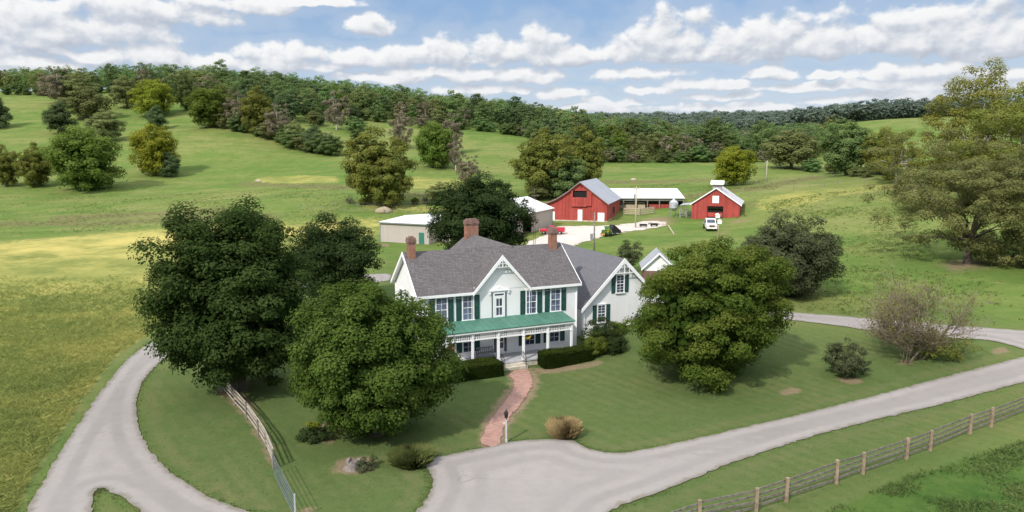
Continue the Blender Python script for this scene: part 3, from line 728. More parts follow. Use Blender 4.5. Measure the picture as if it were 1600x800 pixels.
# the large trees of the yard
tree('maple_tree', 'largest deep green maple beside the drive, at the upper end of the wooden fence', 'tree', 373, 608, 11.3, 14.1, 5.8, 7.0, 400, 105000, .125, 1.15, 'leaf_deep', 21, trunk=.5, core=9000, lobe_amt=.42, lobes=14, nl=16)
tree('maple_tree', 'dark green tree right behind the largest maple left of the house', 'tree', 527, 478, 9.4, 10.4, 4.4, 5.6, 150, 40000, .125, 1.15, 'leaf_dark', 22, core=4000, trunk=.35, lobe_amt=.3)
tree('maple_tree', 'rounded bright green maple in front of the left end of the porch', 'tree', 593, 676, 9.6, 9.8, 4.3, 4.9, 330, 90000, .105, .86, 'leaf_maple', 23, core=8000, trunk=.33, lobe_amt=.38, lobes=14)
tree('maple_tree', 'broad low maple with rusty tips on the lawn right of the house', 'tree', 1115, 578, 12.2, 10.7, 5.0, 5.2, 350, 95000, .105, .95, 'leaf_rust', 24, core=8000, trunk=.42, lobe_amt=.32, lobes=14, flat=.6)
tree('shade_tree', 'dense dark round tree behind the house between the two tan sheds', 'tree', 746, 402, 13.8, 13.2, 6.2, 6.6, 210, 52000, .165, 1.3, 'leaf_dark', 25, core=6000, trunk=.4, lobe_amt=.22, loc=(-5.0, 108))
tree('willow_bush', 'wide dusky grey green willow bush behind the rusty tipped maple', 'bush', 1224, 462, 10.4, 8.9, 3.9, 4.1, 280, 58000, .115, .95, 'leaf_willow', 26, core=5000, trunk=.22, lobe_amt=.35, flat=.9, droop=.25)
tree('young_tree', 'small thin young tree behind the right wing of the house', 'tree', 985, 418, 3.4, 4.3, 1.5, 2.5, 45, 4200, .10, .50, 'leaf_willow', 27, trunk=.07, loc=(16.0, 97))

# the big feathery tree on the right and the pale sycamore behind it
def feathery(label, W, H, zc, dn, ncl, nleaf, mat, seed, trunk, loc, leaf=.12, bark='bark', **kw):
    return tree('locust_tree', label, 'tree', 0, 0, W, H, dn, zc, ncl, nleaf, leaf, 1.35, mat, seed, trunk=trunk, bark=bark, loc=loc, **{**dict(flat=.55, lobe_amt=.40, inner=.5, nl=22, droop=.12), **kw})
feathery('tall feathery olive tree with a forked grey trunk at the right edge of the pasture', 20, 17.5, 9.6, 7.6, 300, 72000, 'leaf_feather', 31, .42, ground(1512, 412), open_=.18, zsplit=3.6)
feathery('feathery olive tree cut off by the right edge of the photo', 19, 19, 10, 9.0, 280, 70000, 'leaf_feather', 32, .5, (72, 90), open_=.08, zsplit=4)
tree('sycamore_tree', 'tall yellowing sycamore with a white trunk rising behind the feathery tree', 'tree', 1450, 292, 21, 27, 14, 12, 230, 42000, .22, 1.7, 'leaf_syc', 33, trunk=.7, bark='bark_pale', lobe_amt=.45, open_=.12, nl=26, zsplit=6, loc=(103, 162))
tree('sycamore_tree', 'half bare sycamore with white limbs left of the tallest yellowing one', 'tree', 1400, 285, 13, 14, 6, 7, 90, 9500, .20, 1.4, 'leaf_olive', 34, trunk=.5, bark='bark_pale', lobe_amt=.5, open_=.30, nl=26, zsplit=4.5)
tree('walnut_tree', 'dark green crown showing at the top right corner of the meadow trees', 'tree', 1600, 300, 20, 27, 12, 13, 120, 20000, .26, 2.0, 'leaf_bright', 35, trunk=.5, loc=(126, 160))
tree('walnut_tree', 'olive brown tree filling the gap behind the feathery tree', 'tree', 1530, 320, 20, 21, 10, 10.5, 150, 30000, .20, 1.7, 'leaf_olive', 36, trunk=.5, loc=(99, 140), flat=.6, lobe_amt=.4)
tree('understory_tree', 'shaded leafy undergrowth right of the forked grey trunk', 'bush', 1570, 412, 9, 4.5, 2.4, 2.1, 90, 11000, .12, .8, 'leaf_feather', 37, trunk=.1, lobe_amt=.4, nl=6)
tree('understory_tree', 'olive undergrowth along the fence left of the forked grey trunk', 'bush', 1440, 330, 10, 5.5, 2.8, 2.6, 90, 11000, .13, .9, 'leaf_feather', 38, trunk=.1, lobe_amt=.4, nl=6)

# bare and half bare shrubs: real twigs with a few leaves
def twiggy(name, label, cat, px, py, H, W, stems, seed, mat, leafn, leaf, depth=4, tw='twig', loc=None, r0=.07, group=None, spread=.55, sides=4):
    rg = np.random.default_rng(seed); mb = MB(); tips = []
    def grow(p, d, L, r, lev):
        n = 3; pts = [p]; q = p; dd = d
        for _ in range(n):
            dd = dd + rg.normal(0, .13, 3); dd[2] += .03; dd = dd / np.linalg.norm(dd); q = q + dd * L / n; pts.append(q)
        mb.tube(pts, [r * (1 - .14 * i) for i in range(n + 1)], sides if lev < 2 else 3, cap=False)
        if lev >= 2: tips.extend(pts[1:])
        if lev >= depth: return
        for k in range(rg.integers(3, 5)):
            e = unit((dd + rg.normal(0, spread, 3))[None])[0]; e[2] = abs(e[2]) * .8 + .1
            grow(pts[rg.integers(1, n + 1)], e / np.linalg.norm(e), L * rg.uniform(.58, .8), r * .58, lev + 1)
    for s in range(stems):
        an = 2 * PI * s / stems + rg.normal(0, .4); tilt = W / H * rg.uniform(.15, .75)
        d = np.array([math.cos(an) * tilt, math.sin(an) * tilt, 1.0]); d /= np.linalg.norm(d)
        grow(np.array([math.cos(an) * r0 * 2.5, math.sin(an) * r0 * 2.5, -.2]), d, H * .40, r0 * rg.uniform(.8, 1.2), 0)
    x, y = loc if loc is not None else ground(px, py)
    t = thing(name, label, cat, (x, y, h(x, y)), 0, group)
    mb.build('branches', M[tw], t)
    tp = np.array(tips)
    if leafn:
        pos = tp[rg.integers(0, len(tp), leafn)] + rg.normal(0, .16 * H / 8 + .05, (leafn, 3))
        v, q = leaf_quads(rg, pos, rg.normal(0, 1, (leafn, 3)) + [0, 0, .6], leaf * rg.uniform(.6, 1.3, leafn))
        link('leaves', raw_mesh('leaves', v, q, [M[mat]], tone=rg.uniform(0, 1, leafn)), t)
    return t
twiggy('bare_shrub', 'wide half bare brown shrub tree between the two drives on the right', 'shrub', 1436, 560, 7.6, 9.5, 9, 41, 'leaf_olive', 3600, .085, depth=5, r0=.085)
twiggy('bare_shrub', 'thin bare stems standing just left of the half bare brown shrub tree', 'shrub', 1415, 566, 5.4, 5.0, 4, 42, 'leaf_brown', 1500, .08, depth=4, r0=.06)
tree('flowering_shrub', 'low reddish green shrub on the lawn left of the half bare shrub tree', 'shrub', 1322, 588, 3.9, 3.0, 1.4, 1.35, 70, 6500, .075, .42, 'leaf_willow', 43, trunk=.06, lobe_amt=.3)
tree('weed_patch', 'mixed leafy growth at the foot of the half bare shrub tree', 'shrub', 1462, 556, 5.0, 2.3, 1.0, .95, 70, 5200, .075, .45, 'leaf_olive', 44, trunk=.05, lobe_amt=.3)

# foundation shrubs (house frame is defined here so plants and house agree)
HX, HY, HA = -7.787, 59.207, .417
def hw(u, v): return (HX + u * math.cos(HA) - v * math.sin(HA), HY + u * math.sin(HA) + v * math.cos(HA))
def shrub(label, u, v, W, H, seed, mat, n=5200, loc=None, leaf=.075):
    return tree('foundation_shrub', label, 'shrub', 0, 0, W, H, H * .48, H * .46, int(30 * W), int(n * 1.6), leaf * .8, .32, mat, seed, trunk=.05, loc=loc or hw(u, v), lobe_amt=.3, nl=6)
shrub('big dark rhododendron shrub in the corner between house and wing', 16.2, -2.3, 3.4, 2.9, 51, 'leaf_dark', 7500)
shrub('light green rounded shrub in front of the dark corner rhododendron', 15.4, -3.2, 2.2, 2.0, 52, 'leaf_bright', 4200)
shrub('dark low shrub between the clipped hedge and the wing', 16.9, -3.9, 1.9, 1.5, 53, 'leaf_dark', 3400)
shrub('small yellow green shrub under the lower wing window', 19.3, -.6, 1.7, 1.2, 54, 'leaf_bright', 2600)
shrub('small dark shrub at the right corner of the wing', 22.3, -.4, 2.0, 1.2, 55, 'leaf_dark', 2800)
shrub('small brown green shrub left of the yellow green one', 18.2, -1.2, 1.5, 1.0, 56, 'leaf_olive', 2200)

def hedge(label, u0, u1, v0, v1, hh, seed):
    rg = np.random.default_rng(seed)
    cx, cy = hw((u0 + u1) / 2, (v0 + v1) / 2); L, D = u1 - u0, v1 - v0
    t = thing('clipped_hedge', label, 'hedge', (cx, cy, h(cx, cy)), HA, 'clipped hedges in front of the porch')
    N = 26000; area = np.array([L * D, L * hh, L * hh, D * hh, D * hh]); f = rg.choice(5, N, p=area / area.sum())
    a_, b_ = rg.uniform(-1, 1, N), rg.uniform(-1, 1, N)
    pos = np.zeros((N, 3)); nr_ = np.zeros((N, 3))
    for k, (ax, sg) in enumerate([(2, 1), (1, -1), (1, 1), (0, -1), (0, 1)]):
        q = f == k
        if ax == 2: pos[q] = np.stack([a_[q] * L / 2, b_[q] * D / 2, np.full(q.sum(), hh)], 1); nr_[q] = (0, 0, 1)
        if ax == 1: pos[q] = np.stack([a_[q] * L / 2, np.full(q.sum(), sg * D / 2), (b_[q] + 1) / 2 * hh], 1); nr_[q] = (0, sg, 0)
        if ax == 0: pos[q] = np.stack([np.full(q.sum(), sg * L / 2), a_[q] * D / 2, (b_[q] + 1) / 2 * hh], 1); nr_[q] = (sg, 0, 0)
    bumpy = .05 * np.sin(pos[:, 0] * 2.1 + seed) + .04 * np.sin(pos[:, 1] * 3.3 + pos[:, 0] * 1.3) + .03 * np.sin(pos[:, 2] * 5 + pos[:, 0] * 2.7)
    # rounded shoulders
    e = np.stack([np.abs(pos[:, 0]) / (L / 2), np.abs(pos[:, 1]) / (D / 2), pos[:, 2] / hh], 1)
    rnd = np.sort(e, 1)[:, 1] ** 10 * .10
    pos = pos + nr_ * (bumpy - rnd + rg.normal(0, .025, N))[:, None]
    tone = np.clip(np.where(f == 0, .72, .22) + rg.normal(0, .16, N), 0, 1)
    v, q = leaf_quads(rg, pos, nr_ + rg.normal(0, .5, (N, 3)), .045 * rg.uniform(.6, 1.4, N))
    link('foliage', raw_mesh('foliage', v, q, [M['leaf_hedge']], tone=tone), t)
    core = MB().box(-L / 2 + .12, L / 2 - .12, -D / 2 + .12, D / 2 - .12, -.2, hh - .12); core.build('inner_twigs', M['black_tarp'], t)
hedge('clipped boxy hedge right of the porch steps', 9.75, 14.65, -4.1, -2.6, 1.25, 61)
hedge('clipped boxy hedge left of the porch steps, half behind the maple', 1.0, 5.75, -4.75, -2.65, 1.15, 62)

# ornamental grasses
def grass_clump(label, px, py, r, hh, mat, seed, cat='ornamental grass'):
    rg = np.random.default_rng(seed); x, y = ground(px, py)
    t = thing('grass_clump', label, cat, (x, y, h(x, y)))
    n = 5200; an = rg.uniform(0, 2 * PI, n); rad = np.sqrt(rg.uniform(0, 1, n)) * r * .72
    b = np.stack([np.cos(an) * rad, np.sin(an) * rad, np.full(n, -.03)], 1)
    ln = np.stack([np.cos(an), np.sin(an), np.zeros(n)], 1) * (rad[:, None] * .30 + rg.uniform(-.05, .22, (n, 1)) * r) + rg.normal(0, .09, (n, 3)) * r
    H_ = hh * rg.uniform(.35, 1.05, n) * (1 - .35 * (rad / r) ** 2); top = b + ln; top[:, 2] = H_; mid = b + ln * .35; mid[:, 2] = H_ * .66
    w = np.stack([-np.sin(an), np.cos(an), np.zeros(n)], 1) * .028
    v = np.stack([b - w, b + w, mid + w, top], 1).reshape(-1, 3)
    link('blades', raw_mesh('blades', v, np.arange(4 * n).reshape(-1, 4), [M[mat]], tone=rg.uniform(0, 1, n)), t)
grass_clump('straw coloured dry grass clump at the edge of the parking area', 881, 681, 1.05, 1.25, 'blade_dry', 71)
grass_clump('green fountain grass clump left of the parking area', 643, 724, 1.25, 1.0, 'blade_fountain', 72)

# ------------------------------------------------------------------ trees of the fields and hills: shared crowns
PROTO = {}
def proto(key, W, up, dn, zc, ncl, nleaf, leaf, clump, mat, seed, bark='bark', trunk=.3, **kw):
    rg = np.random.default_rng(seed)
    pos, nrm, size, tone, c = crown_cloud(rg, W / 2, W / 2, zc, up, dn, ncl, nleaf, leaf, clump, **kw)
    v, q = leaf_quads(rg, pos, nrm, size)
    mb = limbs_mesh(rg, zc + up, trunk, c, max(zc - dn * .6, 1.2), 10, segs=4, sides=5)
    PROTO[key] = (raw_mesh('crown_' + key, v, q, [M[mat]], tone=tone), mb, M[bark], zc + up, W, v, q, tone, mat)
proto('round', 10, 5.0, 4.6, 5.2, 110, 17100, 0.19, 1.1, 'leaf_bright', 101, core=900)
proto('yellow', 10, 5.0, 4.6, 5.2, 110, 17100, 0.19, 1.1, 'leaf_yellow', 102, core=900)
proto('cedar', 7, 4.4, 4.0, 4.3, 90, 12350, 0.17, .9, 'leaf_wooddark', 103, core=700, cone=.45)
proto('haze', 9, 4.6, 4.0, 4.8, 90, 12350, 0.18, 1.0, 'leaf_woodolive', 104, core=700, flat=.65, lobe_amt=.35)
proto('greyish', 9, 5.0, 4.0, 5.5, 80, 9880, 0.17, 1.0, 'leaf_woodgrey', 105, lobe_amt=.45, open_=.2, bark='bark_pale')
proto('mass', 11, 5.6, 5.4, 5.6, 130, 20900, 0.20, 1.2, 'leaf_bright', 106, core=1100, lobe_amt=.4)
proto('oliv', 11, 6.0, 5.6, 6.2, 130, 19000, 0.20, 1.15, 'leaf_olive', 107, core=900, lobe_amt=.35, bark='bark_pale')
proto('deep', 10, 5.2, 4.6, 5.2, 110, 17100, 0.19, 1.1, 'leaf_wood', 108, core=900, lobe_amt=.4)
_first = {}
def field_tree(kind, cx, top, bot, wpx, label, name='field_tree', cat='tree', group=None, Y=None, over=1.0):
    x, y = ground(cx, bot)
    z = h(x, y)
    d = math.hypot(y, CH - z)
    Wm = wpx / F * d; Hm = max(1.5, (bot - top) / F * d * 1.03)
    me, mb, bk, ph, pw, *_ = PROTO[kind]
    t = thing(name, label, cat, (x, y, z), R.uniform(0, 6.28), group)
    if kind not in _first:
        _first[kind] = mb.build('trunk', bk, None, smooth=True); tr = _first[kind]; 
    else:
        tr = _first[kind].copy(); col.objects.link(tr)
    tr.parent = t; c = link('crown', me, t)
    sx, sz = Wm / pw * .94, Hm / ph * .98
    for o in (tr, c): o.scale = (sx, sx, sz)
    return t
FT = [('cedar', -1, 155, 200, 36, 'dark cedar at the left edge of the hill pasture'), ('cedar', 94, 163, 208, 44, 'dark conical cedar left of the grey green cedars on the hill'),
      ('haze', 137, 138, 187, 64, 'broad grey green tree highest of the group on the left hill'), ('haze', 167, 174, 221, 52, 'grey green tree just above the big two toned field tree'),
      ('mass', 130, 203, 297, 106, 'big two toned green tree at the foot of the left hill'), ('oliv', 57, 226, 292, 56, 'open olive tree left of the big two toned tree'), ('oliv', 10, 229, 291, 44, 'olive tree with a pale trunk at the left edge of the photo'),
      ('yellow', 241, 128, 182, 60, 'round yellow green tree high on the left hill'), ('cedar', 244, 167, 203, 30, 'small dark cedar just below the round yellow green tree'), ('yellow', 243, 198, 274, 68, 'tall yellow green tree beside a dark shrub on the left hill'),
      ('cedar', 268, 240, 277, 30, 'dark shrubby tree against the foot of the yellow green hill tree'), ('round', 329, 137, 199, 70, 'round bright green tree at the left end of the hedgerow'),
      ('haze', 199, 122, 169, 46, 'pale grey green tree left of the round yellow green tree'), ('greyish', 92, 110, 162, 50, 'grey brown tree on the skyline pasture edge'), ('haze', 122, 118, 160, 52, 'olive tree beside the grey brown skyline tree'),
      ('deep', 292, 118, 172, 34, 'dark green tree standing between the yellow and the bright green hill trees'), ('greyish', 375, 148, 204, 44, 'grey brown tree next to the round bright green hedgerow tree'), ('oliv', 405, 140, 210, 52, 'olive tree in the middle of the hill hedgerow'),
      ('greyish', 437, 165, 222, 44, 'pale bare brown tree low in the hill hedgerow'), ('cedar', 490, 198, 238, 40, 'dark round bush tree near the lower end of the hedgerow'), ('greyish', 515, 208, 240, 26, 'brown bush at the lower end of the hedgerow'), ('haze', 462, 190, 230, 30, 'olive bush in the lower hedgerow'),
      ('greyish', 526, 145, 203, 40, 'pinkish grey bare tree at the edge of the wood'), ('deep', 556, 183, 208, 32, 'small dark green bush on the upper grass strip'), ('deep', 562, 203, 225, 28, 'small dark green bush below the other on the grass strip'),
      ('oliv', 588, 204, 318, 104, 'large yellowish olive sycamore at the stream left of the sheds'), ('oliv', 606, 240, 322, 74, 'lower olive tree in front of the large yellowish sycamore'), ('mass', 678, 194, 262, 64, 'bright green tree right of the yellowish stream sycamore'),
      ('greyish', 626, 178, 232, 40, 'pale bare tree behind the yellowish stream sycamore'), ('greyish', 707, 180, 240, 40, 'brownish tree right of the bright green stream tree'), ('greyish', 712, 212, 266, 26, 'white trunked bare sapling below the brownish tree'),
      ('greyish', 733, 244, 292, 40, 'thin brown sapling just above the dark round shade tree'), ('oliv', 848, 206, 306, 100, 'big yellow green sycamore left of the large red barn'), ('oliv', 905, 202, 300, 84, 'yellow green sycamore right behind the large red barn'), ('deep', 880, 246, 310, 70, 'darker green lower tree under the barn sycamores'),
      ('yellow', 1145, 231, 290, 62, 'lone yellow green tree in the valley pasture'), ('deep', 1322, 191, 274, 78, 'dense green round tree at the meadow edge right of the far pole'), ('oliv', 1378, 205, 272, 66, 'olive tree right of the dense green round meadow tree'), ('haze', 1236, 205, 264, 84, 'grey green tree behind the far white pole'),
      ('haze', 840, 288, 312, 40, 'pale grey thorn bush left of the red barn roof'), ('haze', 690, 285, 318, 46, 'low bush at the stream left of the dark shade tree')]
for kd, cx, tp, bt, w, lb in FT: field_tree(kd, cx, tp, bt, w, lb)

# ------------------------------------------------------------------ woods
def wood_proto(key, W, H, mat, seed, nleaf=2600, leaf=.40, **kw):
    rg = np.random.default_rng(seed); zc = H * .58
    pos, nrm, size, tone, c = crown_cloud(rg, W / 2, W / 2, zc, H - zc, H * .42, 40, nleaf, leaf, W * .16, **{**dict(lobe_amt=.4, inner=.2), **kw})
    v, q = leaf_quads(rg, pos, nrm, size)
    tb = MB().tube([(0, 0, -1), (0, 0, H * .3), (.2, .1, H * .75)], [.32, .24, .1], 5)
    tv = np.array(tb.v); tq = np.array([f for f in tb.f if len(f) == 4])
    V = np.concatenate([v, tv]); Q = np.concatenate([q, tq + len(v)])
    mi = np.concatenate([np.zeros(len(q), int), np.ones(len(tq), int)])
    tn = np.concatenate([tone, np.full(len(tq), .5)])
    bk = M['twig_pale'] if 'grey' in key else M['bark']
    return raw_mesh('wood_' + key, V, Q, [M[mat], bk], tone=tn, mat_index=mi), H, W, (v, q, tone)
WP = {'green': [wood_proto('green', 10, 17, 'leaf_wood', 201), wood_proto('green', 11, 18, 'leaf_wood', 202), wood_proto('green', 9, 19, 'leaf_wood', 203, cone=.2)],
      'dark': [wood_proto('dark', 9, 18, 'leaf_wooddark', 204), wood_proto('dark', 10, 17, 'leaf_wooddark', 205, cone=.3)],
      'olive': [wood_proto('olive', 10, 16, 'leaf_woodolive', 206), wood_proto('olive', 11, 17, 'leaf_woodolive', 207)],
      'grey': [wood_proto('grey', 9, 15, 'leaf_woodgrey', 208, nleaf=1100, leaf=.42, open_=.2)],
      'bright': [wood_proto('bright', 10, 16, 'leaf_bright', 209)],
      'far': [wood_proto('far', 13, 18, 'leaf_far_hazed', 210, nleaf=700, leaf=.95), wood_proto('far', 15, 17, 'leaf_far_hazed', 211, nleaf=700, leaf=1.0)]}
LAB = {'green': ('green leafy tree', 'green'), 'dark': ('dark green tree', 'dark green'), 'olive': ('olive green tree', 'olive'), 'grey': ('grey brown thin leaved tree', 'grey brown'), 'bright': ('bright green tree', 'bright green')}
def pix_in(x, y, z, poly):
    a_, b_ = project(x, y, z); return inside(a_, b_, np.array(poly, float))
rgw = np.random.default_rng(77)
def wood_sites(poly_px, ymin, ymax, xmin, xmax, spacing, tries):
    """foot points spread over the part of the terrain whose foot falls inside an outline"""
    X = rgw.uniform(xmin, xmax, tries); Y = rgw.uniform(ymin, ymax, tries); Z = hs(X, Y)
    k = pix_in(X, Y, Z, poly_px); X, Y, Z = X[k], Y[k], Z[k]
    cell = {}; keep = []
    for i in range(len(X)):
        c_ = (int(X[i] // spacing), int(Y[i] // spacing)); ok = True
        for a_ in (-1, 0, 1):
            for b_ in (-1, 0, 1):
                for j in cell.get((c_[0] + a_, c_[1] + b_), []):
                    if (X[i] - X[j]) ** 2 + (Y[i] - Y[j]) ** 2 < spacing ** 2: ok = False
        if ok: cell.setdefault(c_, []).append(i); keep.append(i)
    return np.column_stack([X[keep], Y[keep], Z[keep]])
HILL = [(-400, 143), (0, 143), (75, 146), (110, 150), (150, 141), (205, 143), (262, 142), (290, 155), (350, 172), (420, 190), (470, 196), (500, 187), (540, 180), (580, 186), (650, 194), (690, 199), (740, 202), (790, 200), (830, 210), (900, 232), (900, 60), (-400, 60)]
VALLEY = [(830, 224), (880, 248), (930, 250), (1000, 251), (1060, 252), (1130, 251), (1200, 250), (1230, 252), (1290, 246), (1305, 222), (1300, 198), (1200, 170), (900, 150), (800, 150)]
hill = wood_sites(HILL, 385, 640, -430, 80, 8.0, 24000)
valley = wood_sites(VALLEY, 300, 560, -10, 330, 8.2, 18000)
SITES = [(p, 'hill') for p in hill] + [(p, 'valley') for p in valley]
# only the trees nearest the camera in each sight-line sector show well: those are individuals
def shown(p):
    a_, b_ = project(*p); return -40 < a_ < 1640
SITES.sort(key=lambda s: s[0][1])
vis = []; horizon_ = np.full(400, 1e9)
for p, w in SITES:
    a_, b_ = project(p[0], p[1], p[2] + 16.5); c0 = 9 / p[1] * F / 2
    i0, i1 = int((a_ - c0 + 200) / 5), int((a_ + c0 + 200) / 5)
    if not shown(p) or i1 >= 400 or i0 < 0: vis.append(0.0); continue
    seg = horizon_[i0:i1 + 1]
    vis.append(float(np.mean(np.clip(np.minimum(seg, b_ + 45) - b_, 0, 40))) * c0); horizon_[i0:i1 + 1] = np.minimum(seg, b_)
order = np.argsort(-np.array(vis)); single = set(order[:250].tolist())
mass = {'hill': [], 'valley': []}
def kind_of(p, where):
    q = math.sin(p[0] * .043 + 1.3) + math.sin(p[1] * .06 + p[0] * .021) + rgw.normal(0, .9)
    if where == 'valley': return 'dark' if q > .9 else 'green' if q > -.5 else 'olive' if q > -1.3 else 'grey' if q > -1.9 else 'bright'
    return 'dark' if q > 1.0 else 'green' if q > -.7 else 'olive' if q > -1.5 else 'grey' if q > -2.0 else 'bright'
for i, (p, w) in enumerate(SITES):
    kd = kind_of(p, w); me, H_, W_, raw = WP[kd][rgw.integers(0, len(WP[kd]))]
    s = rgw.uniform(.52, 1.0) if w == 'hill' else rgw.uniform(.55, .98); rz = rgw.uniform(0, 6.28)
    if i in single:
        o = link('forest_tree', me, None, (p[0], p[1], p[2])); o.scale = (s * 1.3, s * 1.3, s * rgw.uniform(.88, 1.2)); o.rotation_euler = (0, 0, rz)
        if w == 'hill': tag(o, LAB[kd][0] + ' in the wood along the hill ridge', 'tree', LAB[kd][1] + ' trees of the ridge wood')
        else: tag(o, LAB[kd][0] + ' in the valley wood behind the barns', 'tree', LAB[kd][1] + ' trees of the valley wood')
    else: mass[w].append((p, s, rz, raw, kd))
def mass_mesh(name, items, mats, label, every=1):
    V, Q, T, MI, o = [], [], [], [], 0
    for p, s, rz, (v, q, t), mi in items:
        c_, s_ = math.cos(rz), math.sin(rz)
        v2 = np.column_stack([v[:, 0] * c_ - v[:, 1] * s_, v[:, 0] * s_ + v[:, 1] * c_, v[:, 2] * .8]) * (s * 1.25) + p
        V.append(v2); Q.append(q + o); T.append(t); MI.append(np.full(len(q), mi)); o += len(v2)
    if not V: return
    tag(link(name, raw_mesh(name, np.concatenate(V), np.concatenate(Q), mats, tone=np.concatenate(T), mat_index=np.concatenate(MI))), label, 'woodland', kind='stuff')
KM = ['green', 'dark', 'olive', 'grey', 'bright']; MM = [M['leaf_wood'], M['leaf_wooddark'], M['leaf_woodolive'], M['leaf_woodgrey'], M['leaf_bright']]
def thin(raw, f):
    v, q, t = raw; k = np.arange(len(q)) % f == 0; return v.reshape(-1, 4, 3)[k].reshape(-1, 3), np.arange(k.sum() * 4).reshape(-1, 4), t[k]
mass_mesh('ridge_wood', [(p, s, rz, thin(raw, 2), KM.index(kd)) for p, s, rz, raw, kd in mass['hill']], MM, 'the unbroken mass of treetops deep in the ridge wood')
mass_mesh('valley_wood', [(p, s, rz, thin(raw, 2), KM.index(kd)) for p, s, rz, raw, kd in mass['valley']], MM, 'the unbroken mass of treetops deep in the valley wood')
# the far ridges: woodland that reads as one mass
FAR = [(560, 40), (1700, 40), (1700, 222), (1300, 222), (1180, 218), (900, 215), (780, 200)]
far = wood_sites(FAR, 640, 1250, -120, 950, 12.0, 22000)
mass_mesh('distant_wood', [(p, rgw.uniform(.75, 1.15), rgw.uniform(0, 6), WP['far'][rgw.integers(0, 2)][3], 0) for p in far], [M['leaf_far_hazed']], 'hazy green wood covering the far ridges on the horizon')
print('woods', len(hill), len(valley), len(far))
# brush along hedgerows, the stream and wood edges
def brush(label, group, pts, n, seed, kinds=('haze', 'greyish', 'cedar', 'deep'), hs_=(10, 22)):
    rr_ = random.Random(seed)
    for i in range(n):
        t_ = (i + rr_.uniform(.1, .9)) / n * (len(pts) - 1); k = min(int(t_), len(pts) - 2); f = t_ - k
        cx = pts[k][0] + (pts[k + 1][0] - pts[k][0]) * f; by = pts[k][1] + (pts[k + 1][1] - pts[k][1]) * f
        hh = rr_.uniform(*hs_); field_tree(rr_.choice(kinds), cx, by - hh, by, hh * rr_.uniform(.9, 1.6), label, 'hedgerow_bush', 'bush', group)
brush('bush of the hedgerow running down the left hill', 'bushes of the hill hedgerow', [(350, 200), (420, 216), (470, 234), (520, 243)], 14, 1, hs_=(16, 34))
brush('bush along the lower edge of the ridge wood', 'bushes below the ridge wood', [(470, 200), (560, 186), (650, 199), (760, 205), (830, 215), (900, 250)], 20, 2, hs_=(12, 24))
brush('bush along the skyline edge of the left hill pasture', 'bushes on the skyline of the left hill', [(-40, 147), (60, 149), (110, 153), (160, 144), (260, 146), (300, 160)], 26, 8, hs_=(9, 20), kinds=('haze', 'deep', 'cedar'))
brush('bush along the edge of the valley wood', 'bushes below the valley wood', [(900, 252), (1000, 254), (1100, 253), (1200, 253)], 16, 3, hs_=(12, 26))
brush('low bush along the stream', 'low bushes along the stream', [(540, 318), (600, 322), (660, 318), (690, 316)], 8, 4, hs_=(10, 20), kinds=('haze', 'greyish', 'oliv'))
brush('low bush at the edge of the right hand trees', 'low bushes below the right hand trees', [(1250, 266), (1320, 274), (1400, 282), (1460, 292), (1500, 300)], 9, 5, hs_=(12, 24), kinds=('haze', 'oliv', 'deep'))
# ------------------------------------------------------------------ farmhouse (u along the front, v back, w up)
house = thing('farmhouse', 'white two storey farmhouse with green shutters, shingle roof and green porch roof', 'house', (HX, HY, 0), HA)
L, D, HE, HR, GS, GH, HG = 15.0, 7.685, 6.62, 9.57, 7.45, 2.46, 9.40
WP_, SH, SN, BR, GL, CG, SG = M['white_paint'], M['shingles'], M['shingles_new'], M['chimney_brick'], M['window_glass'], M['curtain_glass'], M['shutter_green']
mid = D / 2; sl = (HR - HE) / mid                 # main roof pitch
# walls: one closed body per block
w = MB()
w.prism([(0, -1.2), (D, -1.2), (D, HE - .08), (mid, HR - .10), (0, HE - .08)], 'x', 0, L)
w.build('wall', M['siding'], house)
gw = MB().prism([(GS - GH + .05, HE - .25), (GS + GH - .05, HE - .25), (GS, HG - .18)], 'y', -.03, 2.5); gw.build('gable_wall', M['siding'], house)
EU, EV, EW = 10.2, 15.1, 3.6; EE = HR - EW * sl
MB().prism([(EU - EW, -1), (EU + EW, -1), (EU + EW, EE - .08), (EU, HR - .12), (EU - EW, EE - .08)], 'y', mid + .3, EV).build('rear_wall', M['siding'], house)
WU, WV0, WV1, WH, WE, WR = 20.42, .68, 14.2, 4.28, 4.0, 8.22
MB().prism([(WU - WH, -.3), (WU + WH, -.3), (WU + WH, WE - .08), (WU, WR - .12), (WU - WH, WE - .08)], 'y', WV0, WV1).build('wing_wall', M['siding'], house)
MB().box(L - .2, WU - WH + .2, 3.2, 7.2, -.5, 3.9).build('link_wall', M['siding'], house)

def roof(name, quads, mat, t=.12):
    mb = MB()
    for q in quads: mb.slab(q, t, (0, 0, 1))
    return mb.build(name, mat, house)
o = .35
main_roof = roof('roof', [[(-o, -o, HE - o * sl), (GS - GH - .1, -o, HE - o * sl), (GS - GH - .1, mid, HR), (-o, mid, HR)],
              [(GS + GH + .1, -o, HE - o * sl), (L + o, -o, HE - o * sl), (L + o, mid, HR), (GS + GH + .1, mid, HR)],
              [(GS - GH - .098, .12, HE + .12 * sl), (GS + GH + .098, .12, HE + .12 * sl), (GS + GH + .098, mid, HR - .002), (GS - GH - .098, mid, HR - .002)],
              [(-o, D + o, HE - o * sl), (L + o, D + o, HE - o * sl), (L + o, mid, HR + .003), (-o, mid, HR + .003)]], SH)
gs_ = (HG - HE) / GH; gb = mid * (HG - HE) / (HR - HE) + .3; oo = .30
roof('gable_roof', [[(GS - GH - oo, -o - .03, HE - oo * gs_), (GS, -o - .03, HG + .02), (GS, gb, HG + .02), (GS - GH - oo, gb, HE - oo * gs_)],
                    [(GS + GH + oo, -o - .03, HE - oo * gs_), (GS, -o - .03, HG + .023), (GS, gb, HG + .023), (GS + GH + oo, gb, HE - oo * gs_)]], SH, .10)
